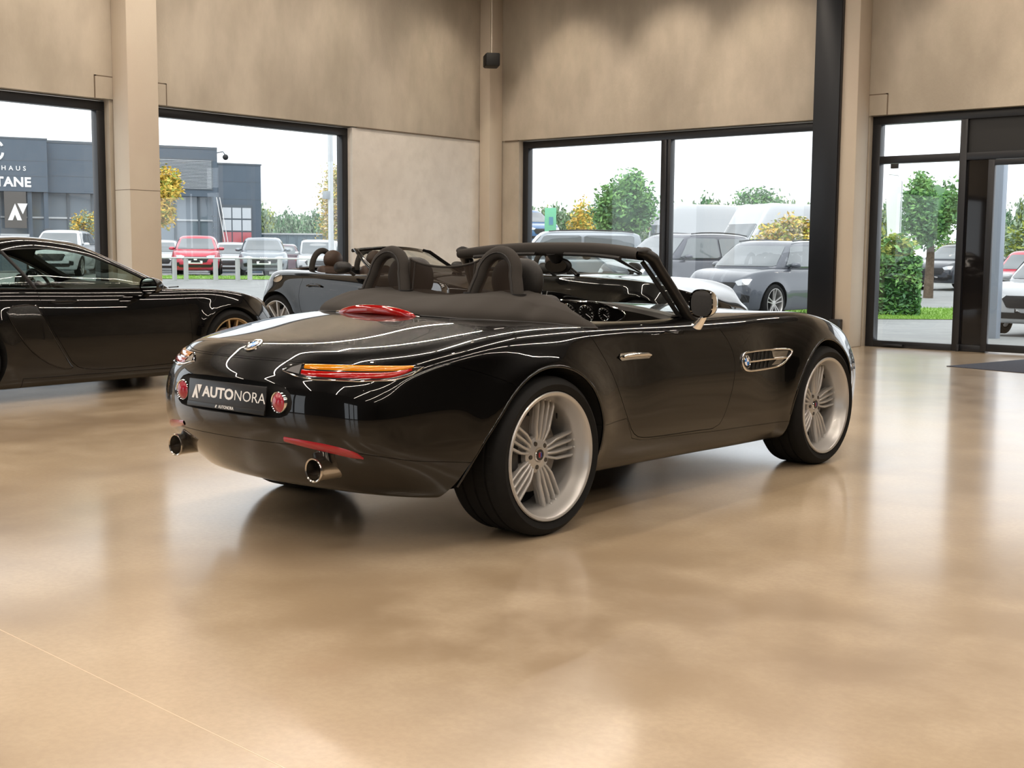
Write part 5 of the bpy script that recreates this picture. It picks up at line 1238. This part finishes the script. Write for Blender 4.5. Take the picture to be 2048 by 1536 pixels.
white_p = cp('white_car_paint', (.46, .48, .50)); grey_p = cp('grey_metallic', (.075, .085, .105), .3, .35); silver_p = cp('silver_paint', (.26, .29, .32), .4, .35); red_p = cp('red_car_paint', (.48, .02, .05)); dark_p = cp('dark_blue_black', (.022, .028, .04)); blue_p = cp('blue_car_paint', (.05, .14, .30)); agrey = cp('light_grey_metallic', (.22, .25, .28), .5, .35)
toC = math.radians(322)
# right side
cay = street_car('suv', 'grey coupe-style SUV with dealer plate, facing the big window', 1424, 26.6, math.radians(267), 1.74, 4.95, 2.0, grey_p, 'suv', 'auto')
street_car('off_roader', 'dark boxy off-roader behind the grey SUV, seen past the window mullion', 1228, 31.6, math.radians(262), 1.92, 5.0, 2.0, cp('anthracite_paint', (.05, .055, .075), .4, .3), 'suv', None)
street_car('van', 'silver compact van with roof rails beside the dark off-roader', 985, 37.0, math.radians(222), 1.92, 4.4, 1.85, silver_p, 'van', 'white')
street_car('suv', 'white SUV half hidden between the dark off-roader and the grey coupe-style SUV', 1432, 41, math.radians(262), 1.72, 4.5, 1.88, white_p, 'suv', None)
street_car('camper_van', 'large white camper van with rounded roof behind the yellow bush', 1418, 47, math.radians(246), 3.05, 7.0, 2.3, white_p, 'camper', None)
c1 = street_car('camper_van', 'white camper van with a red lamp, just right of the window mullion', 1540, 61, math.radians(65), 3.35, 6.5, 2.3, white_p, 'camper', None)
for q in (-1, 1): c1.fan('red_lamp', [(c1.xr, q*.85, 2.45), (c1.xr, q*.98, 2.40), (c1.xr, q*.98, 2.15), (c1.xr, q*.85, 2.15)], (1, 0, 0), red_reflect, .02, c1.gh, R=2)
rmp = empty('car_ramp', (-31.2, 38.3, ground_z(T(1070), 49)), math.radians(200), 'steel display ramp carrying the blue car', 'ramp')
MB().box(-2.6, 2.6, -1.0, 1.0, 1.25, 1.40).build('deck', pale, rmp, bevel=.02)
for a in (-2.3, 2.3):
    for b in (-.85, .85): MB().box(a-.08, a+.08, b-.08, b+.08, 0, 1.25).build('leg', bframe, rmp, smooth=0)
bc = street_car('hatchback', 'blue hatchback raised on a ramp at the left edge of the big window', 1088, 49, math.radians(-25), 1.48, 4.2, 1.78, blue_p, 'hatch', None, dz=1.41)
tr_ = street_car('suv', 'dark compact SUV with dealer plate standing behind the trimmed hedge', 1856, 43.5, math.radians(262), 1.60, 4.25, 1.82, dark_p, 'suv', 'auto')
street_car('hatchback', 'red hatchback with dealer plate at the right edge of the picture', 2030, 34, math.radians(275), 1.50, 4.2, 1.80, red_p, 'hatch', 'auto')
street_car('hatchback', 'white electric hatchback right outside the sliding glass door', 2058, 20.3, math.radians(268), 1.42, 4.47, 1.84, white_p, 'hatch', 'auto')
# left side
street_car('hatchback', 'white and dark hatchback right beside the concrete pillar, left of the red hatchback', 320, 52.5, toC, 1.50, 4.1, 1.76, white_p, 'hatch', None)
rh_ = street_car('hatchback', 'red hatchback with white plate, in the row seen through the left window', 392, 46.4, toC, 1.50, 4.1, 1.80, red_p, 'hatch', 'white')
street_car('hatchback', 'white hatchback between the red hatchback and the grey one', 462, 53.5, toC, 1.47, 4.1, 1.76, cp('cream_white', (.42, .44, .46)), 'hatch', None)
ag_ = street_car('hatchback', 'light grey sporty hatchback with a wide grille, behind the guard rail', 528, 46.8, toC, 1.44, 4.35, 1.84, agrey, 'hatch', 'white', grille=(.60, .6, .8))
street_car('estate_car', 'dark estate car with red tail lamp behind the grey hatchback', 562, 64, math.radians(142), 1.50, 4.5, 1.80, cp('dark_red_grey', (.10, .05, .07)), 'hatch', None)
street_car('van', 'white compact van left of the lamp post', 632, 53, math.radians(314), 1.58, 4.3, 1.80, white_p, 'van', None)
street_car('suv', 'white SUV right of the lamp post, cut by the window frame', 704, 59.5, math.radians(318), 1.52, 4.2, 1.80, white_p, 'suv', None)
street_car('suv', 'white car parked below the white logo sign, behind the black coupe', 104, 45, math.radians(318), 1.72, 4.4, 1.9, cp('silver_white', (.60, .64, .68)), 'suv', None)

for k in range(4):
    p, n = ag_.cast((ag_.xf, -.105+.07*k, ag_.zb*.70), (-1, 0, 0), .014); MB().tube([p+Vector((0, .042*math.cos(2*PI*q/20), .042*math.sin(2*PI*q/20))) for q in range(21)], .006, 6, caps=False).build('emblem_ring', chrome, ag_.root)
p, n = rh_.cast((rh_.xf, 0, rh_.zb*.64), (-1, 0, 0), .014); MB().add([p+Vector((0, a, b)) for a, b in ((-.07, .05), (.07, .05), (.06, -.02), (0, -.07), (-.06, -.02))], [(0, 1, 2, 3, 4)]).build('emblem', wl, rh_.root, smooth=0)
p, n = tr_.cast((tr_.xf, 0, tr_.zb*.70), (-1, 0, 0), .014); MB().tube([p+Vector((0, .07*math.cos(2*PI*q/20), .07*math.sin(2*PI*q/20))) for q in range(21)], .010, 6, caps=False).build('emblem_ring', chrome, tr_.root)
# ------------------------------------------------------------------ trees, hedge, bushes
def leaf_mat(name, a, b): 
    m = noise_mat(name, a, b, 2.2, (.6, .7), 0, 3); return m
green_l = leaf_mat('green_leaves', (.09, .25, .08), (.24, .46, .13)); green_d = leaf_mat('deep_green_leaves', (.07, .17, .08), (.13, .28, .11)); yellow_l = leaf_mat('yellow_leaves', (.66, .42, .06), (.82, .62, .14)); hazy_l = leaf_mat('hazy_green_leaves', (.20, .29, .19), (.32, .41, .27)); ygreen = leaf_mat('yellow_green_leaves', (.22, .30, .05), (.42, .46, .10)); pale_y = leaf_mat('pale_autumn_leaves', (.55, .45, .28), (.68, .58, .36))  # hazy_l: distance haze painted in as a lighter leaf green
bark = noise_mat('bark', (.10, .075, .05), (.16, .12, .085), 12, (.8, .9), .3, 4)
def crown_mesh(rx, ry, rz, n, leaf, mats, seed, box=False, sparse=.0, core=0):
    rg = random.Random(seed); b = MB(); cl = [(rg.gauss(0, 1), rg.gauss(0, 1), rg.gauss(0, 1)) for _ in range(40)]
    for k in range(n):
        if box: p = Vector((rg.uniform(-1, 1), rg.uniform(-1, 1), rg.uniform(-1, 1))); ax = rg.randrange(3); p[ax] = math.copysign(rg.uniform(.86, 1.02), p[ax])
        else:
            c = Vector(rg.choice(cl)).normalized()*rg.uniform(.45, .80); o = Vector((rg.gauss(0, 1), rg.gauss(0, 1), rg.gauss(0, 1))).normalized()*rg.random()**.5*(.36+sparse)
            p = c+o
        q = Vector((p.x*rx, p.y*ry, p.z*rz)); a = Vector((rg.gauss(0, 1), rg.gauss(0, 1), rg.gauss(0, .6))).normalized(); c2 = a.cross(Vector((rg.gauss(0, 1), rg.gauss(0, 1), rg.gauss(0, 1)))).normalized()
        s = leaf*rg.uniform(.6, 1.3); b.cur = rg.randrange(len(mats)); b.add([q-a*s, q+c2*s*.45, q+a*s, q-c2*s*.45], [(0, 1, 2, 3)])
    b.cur = 0
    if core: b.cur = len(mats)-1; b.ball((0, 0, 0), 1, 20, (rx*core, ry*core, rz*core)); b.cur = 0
    return b
def tree(name, label, px, d, zc, rx, rz, n, leaf, mats, seed, group=None, ry=None, trunk=.12):
    x, y = spot(T(px), d); gz = ground_z(T(px), d); t = empty(name, (x, y, gz), random.uniform(0, 3) if not ry else CAM_YAW, label, 'tree' if 'tree' in name else 'bush', group)
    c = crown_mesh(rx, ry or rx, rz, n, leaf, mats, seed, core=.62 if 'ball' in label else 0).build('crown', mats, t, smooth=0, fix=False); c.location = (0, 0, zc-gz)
    if trunk:
        h = zc-gz; MB().tube([(0, 0, -.05), (trunk*.3, 0, h*.5), (0, trunk*.3, h)], [trunk*1.3, trunk, trunk*.6], 10).build('trunk', bark, t)
        for k in range(5): a = 2*PI*k/5; MB().tube([(0, 0, h*.62), (rx*.35*math.cos(a), rx*.35*math.sin(a), h*.85+rz*.2), (rx*.6*math.cos(a), rx*.6*math.sin(a), h+rz*.35)], [trunk*.5, trunk*.35, trunk*.15], 6).build('branch', bark, t)
    return t
tree('tree', 'round green ball-headed tree left of the window mullion', 1250, 40, 2.72, 1.12, 1.15, 9500, .085, [green_l, green_l, green_d], 1)
tree('tree', 'round green ball-headed tree outside the glass entrance', 1853, 38, 2.62, 1.02, 1.20, 9500, .08, [green_l, green_l, green_d], 2)
tree('tree', 'green treetop rising behind the white camper vans', 1500, 74, 3.7, 1.8, 1.55, 3800, .12, [green_l, green_d, hazy_l], 3)
tree('slim_tree', 'small yellow autumn tree beside the green sign box', 1160, 52, 2.35, .70, 1.25, 1500, .085, [yellow_l, ygreen, yellow_l], 4, trunk=.05)
tree('bush', 'broad yellow-green shrub before the white camper van', 1572, 38.5, 1.75, 1.15, .75, 3200, .075, [yellow_l, ygreen, pale_y], 5, ry=.6, trunk=.03)
tree('autumn_tree', 'tall pale orange autumn tree at the right edge of the left window', 684, 67, 3.5, 1.5, 2.6, 8000, .095, [pale_y, yellow_l, pale_y, ygreen], 6, trunk=.1)
tree('autumn_tree', 'yellow autumn tree beside the concrete pillar, before the slate building', 318, 41, 3.0, .90, 1.15, 6000, .08, [yellow_l, yellow_l, ygreen], 7, trunk=.07)
tree('autumn_tree', 'small brown-yellow tree before the shop windows of the slate building', 172, 52, 2.2, .62, .75, 1000, .08, [yellow_l, hazy_l], 8, trunk=.04)
tree('bush', 'bright green shrub at the foot of the ball-headed tree behind the hedge', 1888, 52, 1.2, .8, .9, 2000, .07, [green_l, ygreen], 9, trunk=.03)
tree('bush', 'loose light green shrub at the right edge behind the red hatchback', 2052, 40, 1.6, 1.0, .9, 2200, .09, [ygreen, hazy_l], 10, trunk=.03)
hx, hy_ = spot(T(1782), 30.6); hz = ground_z(T(1782), 30.6)
hd_ = empty('hedge', (hx, hy_, hz), CAM_YAW-.3, 'trimmed dense green laurel hedge on the grass outside the entrance', 'hedge')
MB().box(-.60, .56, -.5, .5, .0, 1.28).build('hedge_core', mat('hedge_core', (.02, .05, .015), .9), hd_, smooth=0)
c = crown_mesh(.64, .56, .70, 5200, .075, [green_l, green_d], 11, box=True).build('hedge_leaves', [green_l, green_d], hd_, smooth=0, fix=False); c.location = (-.02, 0, .70)
c = crown_mesh(.58, .5, .42, 900, .085, [green_l, ygreen], 12).build('fresh_shoots', [green_l, ygreen], hd_, smooth=0, fix=False); c.location = (-.02, 0, 1.62)
# distant wood: a few crown meshes reused
proto = []
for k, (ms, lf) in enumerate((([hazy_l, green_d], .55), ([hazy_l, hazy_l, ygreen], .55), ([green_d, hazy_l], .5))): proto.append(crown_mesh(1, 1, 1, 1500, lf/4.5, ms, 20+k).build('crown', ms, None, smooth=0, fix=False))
first = {0: True, 1: True, 2: True}
def far_tree(px, d, ztop, r, k, label='hazy green tree in the distant wood beyond the yard', group='trees of the distant wood'):
    x, y = spot(T(px), d); gz = ground_z(T(px), d); t = empty('distant_tree', (x, y, gz), random.uniform(0, 6), label, 'tree', group)
    c = proto[k] if first[k] else proto[k].copy()
    if not first[k]: COL.objects.link(c)
    first[k] = False; c.parent = t; H_ = ztop-gz; c.location = (0, 0, H_*.52); c.scale = (r, r, H_*.5)
rg = random.Random(5)
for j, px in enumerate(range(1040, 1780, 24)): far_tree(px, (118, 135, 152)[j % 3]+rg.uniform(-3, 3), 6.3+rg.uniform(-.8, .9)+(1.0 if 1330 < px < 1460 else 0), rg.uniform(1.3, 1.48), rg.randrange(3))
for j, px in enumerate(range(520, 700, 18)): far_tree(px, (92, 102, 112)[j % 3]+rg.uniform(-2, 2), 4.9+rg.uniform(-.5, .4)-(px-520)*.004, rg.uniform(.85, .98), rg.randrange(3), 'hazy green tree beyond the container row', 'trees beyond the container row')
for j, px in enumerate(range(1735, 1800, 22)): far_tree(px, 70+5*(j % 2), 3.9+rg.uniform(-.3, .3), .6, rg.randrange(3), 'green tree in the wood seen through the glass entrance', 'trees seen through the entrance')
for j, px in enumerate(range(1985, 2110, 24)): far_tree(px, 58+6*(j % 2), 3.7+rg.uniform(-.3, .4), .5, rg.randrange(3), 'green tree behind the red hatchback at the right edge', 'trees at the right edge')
# beach flag, sign box
fl = empty('beach_flag', (-13.42, 31.9, ground_z(T(1790), 33)), CAM_YAW-.2, 'tall white feather flag behind the hedge', 'flag')
MB().tube([(0, 0, 0), (0, 0, 3.3), (-.12, 0, 3.48), (-.35, 0, 3.5)], .014, 8).build('pole', pale, fl)
MB().grid(lambda u, v: (-.02-(.42-.12*(1-v))*u, .03*math.sin(5*v+2*u), 1.75+1.72*v-.10*u*v), 8, 20).build('banner', mat('flag_cloth', (.78, .80, .82), .8), fl)
sb = empty('sign_box', (-29.8, 37.66, ground_z(T(1100), 48)), CAM_YAW, 'mint green sign box on a post behind the silver van', 'sign')
MB().box(-.22, .22, -.12, .12, 1.9, 2.9).build('sign_case', mat('mint_green', (.16, .50, .30), .5), sb, bevel=.02)
MB().box(-.05, .05, -.05, .05, 0, 1.9).build('post', bframe, sb, smooth=0)
MB().box(-.06, .10, -.135, -.12, 2.25, 2.55).build('sign_symbol', mat('sign_blue', (.10, .25, .35), .5), sb, smooth=0)
